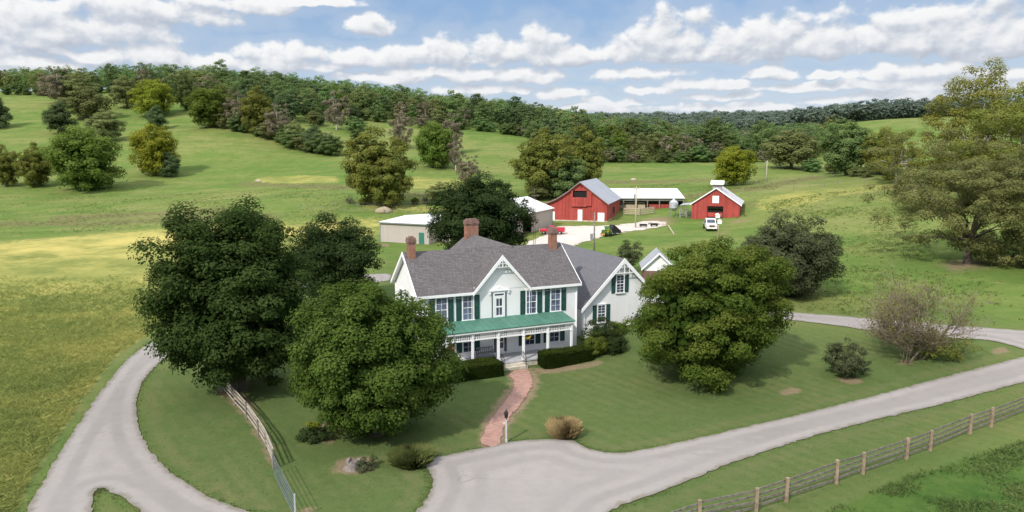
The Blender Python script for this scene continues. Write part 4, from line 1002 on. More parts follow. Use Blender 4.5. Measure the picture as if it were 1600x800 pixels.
roof('rear_roof', [[(EU - EW - o, mid + .5, EE - o * sl), (EU, mid - .2, HR + .012), (EU, EV + o, HR + .012), (EU - EW - o, EV + o, EE - o * sl)],
                   [(EU + EW + o, mid + .5, EE - o * sl), (EU, mid - .2, HR + .015), (EU, EV + o, HR + .015), (EU + EW + o, EV + o, EE - o * sl)]], SH)
ws = (WR - WE) / WH
roof('wing_roof', [[(WU - WH - o, WV0 - o, WE - o * ws), (WU, WV0 - o, WR), (WU, WV1 + o, WR), (WU - WH - o, WV1 + o, WE - o * ws)],
                   [(WU + WH + o, WV0 - o, WE - o * ws), (WU, WV0 - o, WR + .003), (WU, WV1 + o, WR + .003), (WU + WH + o, WV1 + o, WE - o * ws)]], SN)
roof('link_roof', [[(L - .1, 2.9, 3.95), (WU - WH + .1, 2.9, 3.95), (WU - WH + .1, 7.2, 5.6), (L - .1, 7.2, 5.6)]], SN)
# white trim: eaves, rakes, corner boards
for a_, b_ in ((-o - .02, GS - GH - .18), (GS + GH + .18, L + o + .02)):
    tr = MB().box(a_, b_, -o - .06, -o + .02, HE - o * sl - .24, HE - o * sl - .02)
    tr.box(a_ + .3, b_ - .3, -o + .021, -.002, HE - o * sl - .26, HE - o * sl - .20)
    tr.box(max(a_, .0), min(b_, L), -.03, -.004, HE - .82, HE - .42)
    tr.build('eave_trim', WP_, house)
for x0, x1 in ((-o - .04, -o + .02), (L + o - .02, L + o + .04)):
    rk = MB()
    for ya, yb in ((-o, mid), (D + o, mid)):
        rk.prism([(ya, HE - o * sl - .30), (ya, HE - o * sl + .02), (yb, HR + .02), (yb, HR - .34)], 'x', x0, x1)
        if x0 < 0: rk.prism([(ya, HE - o * sl - .26), (ya, HE - o * sl - .16), (yb, HR - .14), (yb, HR - .30)], 'x', -.329, -.03)   # boxed soffit
    rk.build('rake_trim', WP_, house)
def gable_rake(name, cu, half, v, e, top, ov, drop=.30):
    mb = MB(); s_ = (top - e) / half
    for sg in (-1, 1):
        pts = [(cu + sg * (half + ov), e - ov * s_ - drop), (cu + sg * (half + ov), e - ov * s_ + .02), (cu, top + .03), (cu, top - drop - .1)]
        mb.prism(pts, 'y', v - .07, v)
    # a scalloped bargeboard ornament in the peak
    R1 = half * .32; z0 = top - drop - R1 * s_ * 1.25
    pr = [(cu + R1 * math.cos(q), z0 + R1 * .9 * math.sin(q)) for q in np.linspace(.6, PI - .6, 11)]
    for p, q in zip(pr[:-1], pr[1:]): mb.bar((p[0], v - .03, p[1]), (q[0], v - .03, q[1]), .05, .07, (0, 1, 0))
    mb.box(cu - R1 * .9, cu + R1 * .9, v - .06, v - .005, z0 + R1 * .44, z0 + R1 * .50); mb.box(cu - .03, cu + .03, v - .065, v - .004, z0 + R1 * .5, top - .4)
    for k in (-.4, .4): mb.box(cu + k * R1 - .015, cu + k * R1 + .015, v - .05, v - .004, z0 + R1 * .5, z0 + R1 * (1.25 - abs(k)))
    mb.build(name, WP_, house)
gable_rake('gable_trim', GS, GH, -o - .04, HE, HG, oo)
gable_rake('wing_trim', WU, WH, WV0 - o - .01, WE, WR, o, .34)
cb = MB()
for u_, v_ in ((0, 0), (L, 0), (0, D), (L, D)):
    cb.box(u_ - .07, u_ + .07, v_ - .035 if v_ == 0 else v_ - .07, v_ + .07 if v_ == 0 else v_ + .035, -.3, HE - .3)
for u_ in (WU - WH, WU + WH): cb.box(u_ - .06, u_ + .06, WV0 - .035, WV0 + .08, 0, WE - .1)
cb.build('corner_board', WP_, house)
MB().box(-.05, L + .05, -.05, D + .05, -1, .32).build('foundation', M['limestone'], house)

def chimney(u0, u1, v0, v1, z0, z1, oct_=False):
    c = MB().box(u0, u1, v0, v1, z0, z1 - .55).build('chimney', BR, house)
    k = MB()
    for i, (e, za, zb) in enumerate(((.035, -.56, -.42), (.08, -.43, -.22), (.045, -.23, -.05), (.0, -.06, 0.0))):
        k.box(u0 - e, u1 + e, v0 - e, v1 + e, z1 + za, z1 + zb)
    k.box(u0 + .12, u1 - .12, v0 + .12, v1 - .12, z1 - .02, z1 + .10)
    cp = k.build('chimney_cap', M['chimney_cap'], c)
    MB().box(u0 - .05, u1 + .05, v0 - .08, v1 + .08, z0 + 0, z0 + .02).build('flashing', M['steel_grey'], c)
plain('chimney_cap', (.20, .12, .095), .9, var=.4, scale=5, bump=.03)
chimney(.04, .66, mid - .72, mid - .10, HR - 1.2, 10.9)
chimney(13.98, 14.62, mid - .68, mid - .02, HR - 1.2, 11.05)
chimney(EU - .75, EU + .65, EV - .95, EV - .3, HR - 1.2, 11.1)

# windows: frame, muntins, panes, sill, two shutters each
def window(u, z0, z1, wd, v, shut=(1, 1), glass=GL, sw=.48, cols=2, rows=2):
    f = MB(); t = .10
    f.box(u - wd / 2 - t, u - wd / 2, v - .09, v - .005, z0 - .02, z1 + t); f.box(u + wd / 2, u + wd / 2 + t, v - .09, v - .005, z0 - .02, z1 + t)
    f.box(u - wd / 2, u + wd / 2, v - .09, v - .005, z1, z1 + t)
    f.box(u - wd / 2 - t - .05, u + wd / 2 + t + .05, v - .15, v - .004, z0 - .12, z0 - .021)      # sill
    f.box(u - wd / 2 - t - .03, u + wd / 2 + t + .03, v - .12, v - .006, z1 + t + .001, z1 + t + .05)  # drip cap
    fo = f.build('window', WP_, house)
    MB().box(u - wd / 2, u + wd / 2, v - .03, v - .008, z0 - .019, z1 - .001).build('pane', glass, fo)
    s = MB(); zm = (z0 + z1) / 2
    s.box(u - wd / 2, u + wd / 2, v - .07, v - .031, zm - .025, zm + .025)
    for half in ((z0, zm - .035), (zm + .035, z1)):
        for i in range(1, cols): x_ = u - wd / 2 + wd * i / cols; s.box(x_ - .011, x_ + .011, v - .055, v - .0305, half[0], half[1])
        for j in range(1, rows): z_ = half[0] + (half[1] - half[0]) * j / rows; s.box(u - wd / 2, u + wd / 2, v - .053, v - .0305, z_ - .011, z_ + .011)
    s.build('sash', WP_, fo)
    for sg, on in zip((-1, 1), shut):
        if on: shutter(u + sg * (wd / 2 + t + .04 + sw / 2), z0 - .05, z1 + .05, sw, v)
def shutter(uc, z0, z1, sw, v):
    q = MB(); a_, b_ = uc - sw / 2, uc + sw / 2
    q.box(a_, a_ + .06, v - .06, v - .006, z0, z1); q.box(b_ - .06, b_, v - .06, v - .006, z0, z1)
    zm = (z0 + z1) / 2
    for za, zb in ((z0, z0 + .09), (zm - .05, zm + .05), (z1 - .09, z1)): q.box(a_ + .06, b_ - .06, v - .058, v - .007, za, zb)
    n = int((z1 - z0) / .085)
    for i in range(n):
        z_ = z0 + .05 + (z1 - z0 - .1) * i / n
        q.add([(a_ + .06, v - .05, z_), (b_ - .06, v - .05, z_), (b_ - .06, v - .012, z_ + .075), (a_ + .06, v - .012, z_ + .075)], [(0, 1, 2, 3)])
    q.box(a_ + .06, b_ - .06, v - .010, v - .005, z0 + .05, z1 - .05)
    q.build('shutter', SG, house)
for u_ in (1.93, 4.33, 10.4, 12.85): window(u_, 3.92, 5.98, .92, 0, glass=CG, cols=2, rows=2)
for u_ in (1.93, 4.33, 10.25, 12.75): window(u_, 1.05, 2.75, .92, 0)
window(WU - .24, 4.92, 6.55, .78, WV0, sw=.42, cols=2, rows=3)
window(18.15, 2.2, 3.8, .78, WV0, sw=.42, cols=2, rows=3)
# windows of the left gable end
def side_window(v_, z0, z1, wd, u=0.0):
    f = MB().box(u - .08, u - .005, v_ - wd / 2 - .1, v_ - wd / 2, z0, z1 + .1).box(u - .08, u - .005, v_ + wd / 2, v_ + wd / 2 + .1, z0, z1 + .1).box(u - .08, u - .005, v_ - wd / 2, v_ + wd / 2, z1, z1 + .1).box(u - .14, u - .004, v_ - wd / 2 - .15, v_ + wd / 2 + .15, z0 - .1, z0 - .001)
    fo = f.build('window', WP_, house); MB().box(u - .03, u - .006, v_ - wd / 2, v_ + wd / 2, z0, z1 - .001).build('pane', GL, fo)
    MB().box(u - .06, u - .031, v_ - wd / 2, v_ + wd / 2, (z0 + z1) / 2 - .03, (z0 + z1) / 2 + .03).build('sash', WP_, fo)
for v_ in (2.0, 5.6):
    side_window(v_, 3.9, 5.9, .9); side_window(v_, 1.0, 2.8, .9)
# upper balcony door under its little crown
d = MB().box(6.72, 6.82, -.08, -.005, 3.66, 6.12).box(7.70, 7.80, -.08, -.005, 3.66, 6.12).box(6.82, 7.70, -.08, -.005, 5.95, 6.12)
d.box(6.84, 6.98, -.06, -.006, 3.70, 5.70).box(7.54, 7.68, -.06, -.006, 3.70, 5.70).box(6.98, 7.54, -.06, -.006, 3.70, 4.02).box(6.98, 7.54, -.06, -.006, 5.52, 5.70).box(6.98, 7.54, -.059, -.006, 4.72, 4.84).box(7.24, 7.28, -.055, -.006, 4.02, 5.52).box(6.82, 7.70, -.07, -.006, 5.70, 5.78)
bd = d.build('balcony_door', WP_, house)
MB().box(6.98, 7.54, -.03, -.0055, 4.02, 5.52).box(6.82, 7.70, -.03, -.0055, 5.78, 5.95).build('pane', M['dark_glass'] if 'dark_glass' in M else GL, bd)
for u_ in (6.60, 7.92): MB().box(u_ - .035, u_ + .035, -.05, -.006, 3.75, 6.05).build('shutter', SG, house)
c = MB(); c.box(6.25, 8.27, -.16, -.006, 6.20, 6.30); c.prism([(6.62, 6.30), (7.90, 6.30), (7.26, 6.62)], 'y', -.13, -.007); c.box(6.32, 6.44, -.14, -.008, 5.95, 6.2); c.box(8.08, 8.2, -.14, -.008, 5.95, 6.2); c.build('door_crown', WP_, house)

# porch
PL, PR, PD, PB, PT = 1.475, 13.234, 2.42, .45, 3.30
pr = MB(); pr.slab([(PL - .25, -PD - .28, 3.50), (PR + .25, -PD - .28, 3.50), (PR + .25, -.005, 3.86), (PL - .25, -.005, 3.86)], .07, (0, 0, 1)); pr.build('porch_roof', M['porch_green'], house)
pf = MB(); pf.box(PL - .2, PR + .2, -PD - .23, -PD - .13, 3.28, 3.425); pf.box(PL - .2, PL - .1, -PD - .12, -.01, 3.2, 3.45); pf.box(PR + .1, PR + .2, -PD - .12, -.01, 3.2, 3.45)
pf.box(PL - .1, PR + .1, -PD - .12, -.01, 3.24, 3.28); pf.build('porch_ceiling', WP_, house)
floor = MB().box(PL - .12, PR + .12, -PD - .12, -.01, PB - .12, PB); floor.build('porch_floor', M['grey_paint'], house)
MB().box(PL - .05, PR + .05, -PD - .05, -.012, -.5, PB - .121).build('porch_foundation', M['limestone'], house)
pu = [PL + (PR - PL) * i / 5 for i in range(6)]
for u_ in pu:
    p = MB().box(u_ - .09, u_ + .09, -PD - .09, -PD + .09, PB, 3.24).box(u_ - .125, u_ + .125, -PD - .125, -PD + .125, PB + .001, PB + .16).box(u_ - .12, u_ + .12, -PD - .12, -PD + .12, 2.56, 2.64)
    p.build('porch_post', WP_, house)
for a_, b_ in zip(pu[:-1], pu[1:]):              # open lattice frieze in every bay
    f = MB(); x0, x1 = a_ + .09, b_ - .09
    f.box(x0, x1, -PD - .04, -PD + .04, 2.64, 2.74); f.box(x0, x1, -PD - .04, -PD + .04, 3.14, 3.237); f.box(x0, x1, -PD - .025, -PD + .025, 2.91, 2.96)
    n = 13
    for i in range(n):
        x_ = x0 + (x1 - x0) * (i + .5) / n; f.box(x_ - .032, x_ + .032, -PD - .022, -PD + .022, 2.74, 2.91); f.box(x_ - .028, x_ + .028, -PD - .022, -PD + .022, 2.96, 3.14)
    f.build('porch_frieze', WP_, house)
# front door with sidelights
fd = MB().box(6.62, 6.72, -.08, -.005, PB, 2.95).box(7.98, 8.08, -.08, -.005, PB, 2.95).box(6.72, 7.98, -.08, -.005, 2.85, 2.95).box(6.98, 7.06, -.07, -.006, PB, 2.85).box(7.64, 7.72, -.07, -.006, PB, 2.85).box(6.72, 7.98, -.07, -.006, 2.48, 2.56).box(7.06, 7.64, -.05, -.007, PB + .03, 1.0).box(7.06, 7.64, -.05, -.007, 2.32, 2.48).box(7.06, 7.64, -.05, -.007, 1.52, 1.6)
fdo = fd.build('front_door', WP_, house)
MB().box(7.06, 7.64, -.03, -.0055, 1.0, 2.32).box(6.72, 6.98, -.03, -.0055, PB + .2, 2.48).box(7.72, 7.98, -.03, -.0055, PB + .2, 2.48).box(6.72, 7.98, -.03, -.0055, 2.56, 2.85).build('pane', GL, fdo)
MB().box(7.57, 7.61, -.10, -.05, 1.22, 1.34).build('handle', M['black_iron'], fdo)
# steps and iron rails
st = MB()
for i, (za, zb) in enumerate(((.30, .14), (.15, -.3))): st.box(6.30, 8.55, -PD - .12 - .36 * (i + 1), -PD - .12 - .36 * i - .001 * i, -.3, za)
st.build('porch_steps', M['limestone'], house)
for u_ in (6.42, 8.42):
    r = MB().tube([(u_, -PD - .1, PB), (u_, -PD - .1, 1.25), (u_, -PD - .85, .92), (u_, -PD - .85, .0)], .022, 6); r.tube([(u_, -PD - .1, .85), (u_, -PD - .85, .52)], .014, 6)
    for k in range(1, 5): y_ = -PD - .1 - .75 * k / 5; r.tube([(u_, y_, 1.25 - .33 * k / 5), (u_, y_, .35 - .25 * k / 5)], .010, 5)
    r.build('step_rail', M['black_iron'], house)
MB().tube([(L + .05, -.06, 6.0), (L + .05, -.06, .2)], .045, 8).build('downspout', WP_, house)

# things on the porch
def hworld(u, v, z): a_ = hw(u, v); return (a_[0], a_[1], z)
bn = thing('porch_bench', 'grey bench against the wall of the porch left of the front door', 'bench', hworld(5.75, -.5, PB), HA)
MB().box(-.8, .8, -.25, .25, .40, .46).build('seat', M['cloth_grey'], bn)
b_ = MB().box(-.8, .8, .20, .26, .82, .90)
for i in range(9): b_.box(-.76 + .18 * i, -.70 + .18 * i, .21, .25, .46, .82)
b_.build('backrest', M['cloth_grey'], bn)
for a_ in (-.72, .72):
    for c_ in (-.2, .2): MB().box(a_ - .03, a_ + .03, c_ - .03, c_ + .03, 0, .40).build('leg', M['cloth_grey'], bn)
    MB().box(a_ - .035, a_ + .035, -.25, .25, .62, .66).box(a_ - .03, a_ + .03, -.23, -.17, .46, .62).build('armrest', M['cloth_grey'], bn)
hb = thing('hanging_basket', 'hanging basket of pink flowers at the left end of the porch', 'flower basket', hworld(1.95, -PD + .25, 1.75))
rgf = np.random.default_rng(8)
n = 700; pos = rdirs(rgf, n) * rgf.uniform(.2, .42, (n, 1)); pos[:, 2] = pos[:, 2] * .8 + .3
v, q = leaf_quads(rgf, pos, rdirs(rgf, n), rgf.uniform(.03, .06, n)); link('flowers', raw_mesh('flowers', v, q, [M['flower_pink'], M['leaf_bright']], tone=rgf.uniform(0, 1, n), mat_index=(rgf.uniform(0, 1, n) < .4).astype(int)), hb)
MB().lathe([(.10, 0), (.2, .15), (.22, .25)], 12).build('basket', M['weathered_wood'], hb)
hk = MB()
for k in range(3): a_ = 2.1 * k; hk.tube([(.2 * math.cos(a_), .2 * math.sin(a_), .25), (0, 0, 1.47)], .008, 4)
hk.build('hanger', M['black_iron'], hb)
yb = thing('bunting', 'yellow and dark half round fan hanging under the porch frieze by the door', 'fan bunting', hworld(8.95, -PD + .12, 2.62), HA)
n = 16; pts = [(.42 * math.cos(PI + PI * i / n), .42 * math.sin(PI + PI * i / n)) for i in range(n + 1)]
MB().prism(pts, 'y', -.02, .02).build('fan', M['flower_yellow'], yb)
pts2 = [(.26 * math.cos(PI + PI * i / n), .26 * math.sin(PI + PI * i / n)) for i in range(n + 1)]
MB().prism(pts2, 'y', -.028, -.021).build('centre', M['soil'], yb)

for u_ in (GS - GH - .3, GS + GH + .3): MB().tube([(u_, -.08, HE - .35), (u_, -.08, 3.95)], .035, 8).build('downspout', WP_, house)
MB().tube([(WU - WH + .12, WV0 - .08, WE - .3), (WU - WH + .12, WV0 - .08, 1.4)], .04, 8).build('downspout', WP_, house)
for v_ in (5.2, 6.4): MB().tube([(L - 3.2 + v_ * .1, v_, HE + (D - v_) * sl - .1), (L - 3.2 + v_ * .1, v_, HE + (D - v_) * sl + .55)], .06, 8).build('vent_pipe', M['steel_grey'], house)
# ------------------------------------------------------------------ farm buildings
def gz(x, y): return h(x, y)
# large red barn
bx, by = 21.2, 160.2; ba = -.285
BZ = gz(bx, by)
barn = thing('barn', 'large red barn with grey metal roof, flared lean-to and open hay loft', 'barn', (bx, by, BZ), ba)   # origin: right front corner; x to the right
RB, GR = M['barn_boards'], M['grey_metal_roof']
BD = 21.0; W0 = -15.4; AX, AZ_ = -6.15, 8.65
prof = [(-15.4, -1), (0, -1), (0, 4.15), (AX, AZ_), (-9.0, 6.35), (-11.5, 4.75), (-15.4, 3.05)]
# front and back walls with a loft opening cut in the front
front = MB()
lo = (-7.75, -4.55, 5.35, 6.85)
MB().prism(prof, 'y', .3, BD).build('wall', RB, barn)
front.prism([(-15.4, -1), (lo[0], -1), (lo[0], 7.42), (-9.0, 6.35), (-11.5, 4.75), (-15.4, 3.05)], 'y', 0, .28)
front.prism([(lo[1], -1), (0, -1), (0, 4.15), (lo[1], 7.42)], 'y', 0, .28)
front.prism([(lo[0], -1), (lo[1], -1), (lo[1], lo[2]), (lo[0], lo[2])], 'y', 0, .28)
front.prism([(lo[0], lo[3]), (lo[1], lo[3]), (lo[1], 7.42), (AX, AZ_ - .05), (lo[0], 7.42)], 'y', 0, .28)
front.build('front_wall', RB, barn)
MB().box(lo[0] - .0, lo[1] + .0, .281, .299, lo[2], lo[3]).build('loft_opening', M['interior_shade'], barn)  # dark sheet painted as the unlit loft
lf = MB().box(lo[0] - .3, lo[0], -.35, -.005, 3.3, lo[3]).box(lo[1], lo[1] + 1.1, -.35, -.005, 3.5, lo[3]).box(lo[0], lo[1], -.35, -.005, 3.3, lo[2] - .002); lf.build('hay_door', RB, barn)
MB().bar((AX, -.2, AZ_ + .05), (AX, -1.1, AZ_ - .05), .18, .2).build('hoist_beam', M['weathered_wood'], barn)
rf = MB()
pts = [(.45, 3.98), (AX, AZ_ + .26), (-9.0, 6.62), (-11.5, 5.00), (-15.8, 3.18)]
for (x0, z0), (x1, z1) in zip(pts[:-1], pts[1:]): rf.slab([(x0, -.45, z0), (x1, -.45, z1), (x1, BD + .3, z1), (x0, BD + .3, z0)], .09, (0, 0, 1))
rf.build('roof', GR, barn)
bt = MB()
for (x0, z0), (x1, z1) in zip(pts[:-1], pts[1:]): bt.slab([(x0, -.47, z0 - .10), (x1, -.47, z1 - .10), (x1, -.47, z1 - .36), (x0, -.47, z0 - .36)], .05, (0, 1, 0))
bt.build('rake_trim', M['rust'], barn)
for x0, x1, z1, lab in ((-2.05, -.55, 2.0, None), (-6.6, -5.55, 2.6, None), (-13.2, -11.9, 2.0, None)):
    dd = MB().box(x0, x1, -.07, -.005, .05, z1).build('door', M['white_paint'], barn)
    MB().box(x0 + .08, x1 - .08, -.09, -.071, z1 * .5 - .04, z1 * .5 + .04).box(x0 + .08, x0 + .16, -.09, -.071, .1, z1 - .06).box(x1 - .16, x1 - .08, -.09, -.071, .1, z1 - .06).build('brace', M['white_paint'], dd)
MB().box(.005, .06, 9, 11.6, 1.1, 2.6).build('side_opening', M['interior_shade'], barn)  # flat panel on the wall, shade of an opening put into its colour
MB().box(-15.45, .05, -.06, BD, -1, .18).build('foundation', M['limestone'], barn)

# small red barn with cupola
b2x, b2y = 40.2, 160.4; b2z = gz(b2x + 5, b2y)
b2 = thing('barn', 'small red barn with a white cupola and white loft door behind the white truck', 'barn', (b2x, b2y, b2z), -.35)
W2, D2 = 10.2, 13.0; e2, r2 = 3.1, 6.55
op = (3.35, 6.75, 2.55)
MB().prism([(0, -1), (W2, -1), (W2, e2), (W2 / 2, r2), (0, e2)], 'y', .25, D2).build('wall', RB, b2)
f2 = MB(); zl = lambda x: e2 + (r2 - e2) * (1 - abs(x - W2 / 2) / (W2 / 2))
f2.prism([(0, -1), (op[0], -1), (op[0], zl(op[0])), (0, e2)], 'y', 0, .24); f2.prism([(op[1], -1), (W2, -1), (W2, e2), (op[1], zl(op[1]))], 'y', 0, .24)
f2.prism([(op[0], op[2]), (op[1], op[2]), (op[1], zl(op[1])), (W2 / 2, r2), (op[0], zl(op[0]))], 'y', 0, .24); f2.build('front_wall', RB, b2)
MB().box(op[0], op[1], .241, .249, -.5, op[2]).build('doorway', M['interior_shade'], b2)  # dark sheet painted as the unlit inside
MB().box(op[0] + .1, op[1] - .1, -.02, .2, .2, 1.15).build('lower_gate', RB, b2)
hay = MB()
for i in range(9): hay.lathe([(.0, 0), (.25, .05), (.28, .2), (.12, .32)], 7, (op[0] + .35 + .33 * i, .1, 1.9 + .08 * math.sin(i * 2.2)))
hay.build('hanging_vine', M['leaf_dark'], b2)
ld = MB().box(4.35, 5.75, -.06, -.005, 3.25, 4.85).build('loft_door', M['white_paint'], b2)
rf = MB()
for sg in (-1, 1):
    ex = W2 / 2 + sg * (W2 / 2 + .4); ez = e2 - .4 * (r2 - e2) / (W2 / 2)
    rf.slab([(ex, -.4, ez + .1), (W2 / 2, -.4, r2 + .12 + .002 * sg), (W2 / 2, D2 + .4, r2 + .12 + .002 * sg), (ex, D2 + .4, ez + .1)], .09, (0, 0, 1))
rf.build('roof', M['pale_metal_roof'], b2)
tb = MB()
for sg in (-1, 1):
    ex = W2 / 2 + sg * (W2 / 2 + .42); ez = e2 - .42 * (r2 - e2) / (W2 / 2)
    tb.slab([(ex, -.43, ez + .12), (W2 / 2, -.43, r2 + .14), (W2 / 2, -.43, r2 - .12), (ex, -.43, ez - .14)], .05, (0, -1, 0))
tb.build('rake_trim', M['white_paint'], b2)
cu = MB().box(W2 / 2 - .95, W2 / 2 + .95, 2.2, 4.2, r2 - .6, r2 + .75).build('cupola', M['grey_boards'], b2)
MB().prism([(1.55, r2 + .70), (3.2, r2 + 1.42), (4.85, r2 + .70), (4.85, r2 + .80), (3.2, r2 + 1.54), (1.55, r2 + .80)], 'x', W2 / 2 - 1.45, W2 / 2 + 1.45).build('cupola_roof', M['white_metal_roof'], cu)
MB().prism([(2.2, r2 + .74), (4.2, r2 + .74), (3.2, r2 + 1.38)], 'x', W2 / 2 - .95, W2 / 2 + .95).build('cupola_gable', M['grey_boards'], cu)
lean = MB().slab([(-2.9, 2.0, 2.45), (0.1, 2.0, 2.75), (0.1, 8.5, 2.75), (-2.9, 8.5, 2.45)], .08, (0, 0, 1)).build('lean_to_roof', GR, b2)
for x_ in (-2.7, -1.3): MB().box(x_ - .08, x_ + .08, 2.1, 2.26, -.6, 2.28).build('lean_to_post', M['weathered_wood'], b2)

# long open shed with a white metal roof
s0 = (25.0, 180.5); sz = gz(33, 179)
sh = thing('cattle_shed', 'long open fronted cattle shed with a white metal roof between the two red barns', 'shed', (s0[0], s0[1], sz), -.02)
SL = 18.2
MB().slab([(-1.5, -.6, 3.15), (SL, -.6, 3.15), (SL, 9.2, 5.05), (-1.5, 9.2, 5.05)], .12, (0, 0, 1)).build('roof', M['white_metal_roof'], sh)
MB().box(-1.4, SL - .1, 8.8, 9.0, -1, 4.8).box(SL - .2, SL - .05, 0.2, 8.8, -1, 3.2).box(-1.4, -1.25, .2, 8.8, -1, 3.2).build('wall', M['grey_boards'], sh)
MB().box(0, SL, -.1, .05, 2.45, 2.95).build('header_board', M['grey_boards'], sh)
for i in range(7): MB().box(i * 3 - .12, i * 3 + .12, -.08, .16, -1, 2.46).build('post', M['weathered_wood'], sh)
MB().box(.2, 8.6, .9, 1.1, .4, 1.4).box(.2, 8.6, .9, 1.1, 1.7, 1.95).build('feed_rail', M['pale_wood'], sh)
MB().box(9.5, 14.6, .3, .5, -.5, 1.5).build('red_gate', RB, sh)

# tan metal sheds
def P3(p, o_): return (p[0] + o_[0], p[1] + o_[1])
ax0, ay0 = -25.2, 137.0; az0 = gz(-20, 134)
sa = thing('metal_shed', 'tan metal shed with a green side door behind the left chimney', 'shed', (ax0, ay0, az0), -.42)
TM, WM = M['tan_metal'], M['white_metal_roof']
MB().prism([(0, -1), (10.7, -1), (10.7, 3.75), (0, 3.75)], 'y', 0, 19).build('wall', TM, sa)
MB().slab([(-.35, -.35, 3.80), (11.05, -.35, 3.80), (11.05, 9.5, 4.3), (-.35, 9.5, 4.3)], .09, (0, 0, 1)).slab([(-.35, 19.3, 3.80), (11.05, 19.3, 3.80), (11.05, 9.5, 4.303), (-.35, 9.5, 4.303)], .09, (0, 0, 1)).build('roof', WM, sa)
MB().box(-.38, 11.08, -.42, -.352, 3.62, 3.83).build('gutter', M['steel_grey'], sa)
MB().box(8.55, 9.65, -.06, -.005, .05, 2.15).build('door', M['door_green'], sa)
for x_ in (0, 10.7): MB().box(x_ - .07, x_ + .07, -.05, .07, -.2, 3.72).build('corner_trim', M['steel_grey'], sa)
sbx, sby = 8.7, 155.0; sbz = gz(6, 150)
sb = thing('metal_shed', 'tan metal machine shed with white roof and open doorway beside the red pickup', 'shed', (sbx, sby, sbz), -.42)
LB = 27.0
ws_ = MB(); od = (-16.2, -11.6, 3.0)       # doorway along the long right wall (y from -LB to 0)
ws_.box(-.15, 0, -LB, od[0], -1, 4.0).box(-.15, 0, od[1], 0, -1, 4.0).box(-.15, 0, od[0], od[1], od[2], 4.0)
ws_.box(-12, -.15, -LB, -LB + .15, -1, 4.0).box(-12, -.15, -.15, 0, -1, 4.0).box(-12, -11.85, -LB + .15, -.15, -1, 4.0)
for y_ in (-LB, -.15): ws_.prism([(-12, 4.0), (0, 4.0), (-6, 6.2)], 'y', y_, y_ + .15)
ws_.build('wall', TM, sb)
MB().box(-11.8, -.2, -LB + .2, -.2, -.05, -.02).build('floor', M['soil'], sb)
MB().slab([(.4, -LB - .4, 3.9), (-6, -LB - .4, 6.28), (-6, .4, 6.28), (.4, .4, 3.9)], .1, (0, 0, 1)).slab([(-12.4, -LB - .4, 3.9), (-6, -LB - .4, 6.284), (-6, .4, 6.284), (-12.4, .4, 3.9)], .1, (0, 0, 1)).build('roof', M['white_metal_roof_y'], sb)
MB().box(.002, .05, od[1], od[1] + .35, -.5, 4.0).box(.002, .05, od[0] - .35, od[0], -.5, 4.0).box(.002, .05, od[0], od[1], od[2], od[2] + .2).build('door_trim', M['pale_wood'], sb)
MB().box(-.3, .1, .02, .06, -.3, 3.8).build('corner_trim', M['steel_grey'], sb)

# small white gabled outbuilding behind the rusty tipped maple
ox, oy = 16.4, 88.0; oz = gz(18, 88)
ob = thing('outbuilding', 'small white gabled outbuilding half hidden behind the rusty tipped maple', 'outbuilding', (ox, oy, oz), -.12)
MB().prism([(0, -1), (3.6, -1), (3.6, 2.2), (1.8, 3.9), (0, 2.2)], 'y', 0, 4.5).build('wall', M['siding'], ob)
MB().box(-.03, 3.63, -.03, 4.53, -1, 1.7).build('brick_base', M['foundation_brick'], ob)
MB().slab([(-.35, -.35, 1.95), (1.8, -.35, 4.0), (1.8, 4.8, 4.0), (-.35, 4.8, 1.95)], .09, (0, 0, 1)).slab([(3.95, -.35, 1.95), (1.8, -.35, 4.003), (1.8, 4.8, 4.003), (3.95, 4.8, 1.95)], .09, (0, 0, 1)).build('roof', M['grey_metal_roof'], ob)
t_ = MB()
for sg in (-1, 1): t_.slab([(1.8 + sg * 2.17, -.39, 1.97), (1.8, -.39, 4.04), (1.8, -.39, 3.78), (1.8 + sg * 2.17, -.39, 1.73)], .05, (0, -1, 0))
t_.build('rake_trim', M['white_paint'], ob)

# grain bin on legs
x_, y_ = ground(1052, 339); gb_ = thing('grain_bin', 'small galvanised grain bin on legs left of the small red barn', 'grain bin', (x_, y_, gz(x_, y_)))
MB().lathe([(.25, 1.35), (1.02, 2.1), (1.02, 3.4), (.98, 3.42), (.15, 4.15), (.12, 4.25)], 20).build('tank', M['galvanised'], gb_, smooth=False)
MB().lathe([(1.045, 2.08), (1.045, 2.14)], 20).lathe([(1.045, 2.7), (1.045, 2.76)], 20).lathe([(1.05, 3.36), (1.05, 3.42)], 20).build('hoop', M['steel_grey'], gb_)
for k in range(4):
    a_ = PI / 4 + k * PI / 2; MB().tube([(1.0 * math.cos(a_), 1.0 * math.sin(a_), -.3), (.98 * math.cos(a_), .98 * math.sin(a_), 2.2)], .07, 6).build('leg', M['steel_grey'], gb_)

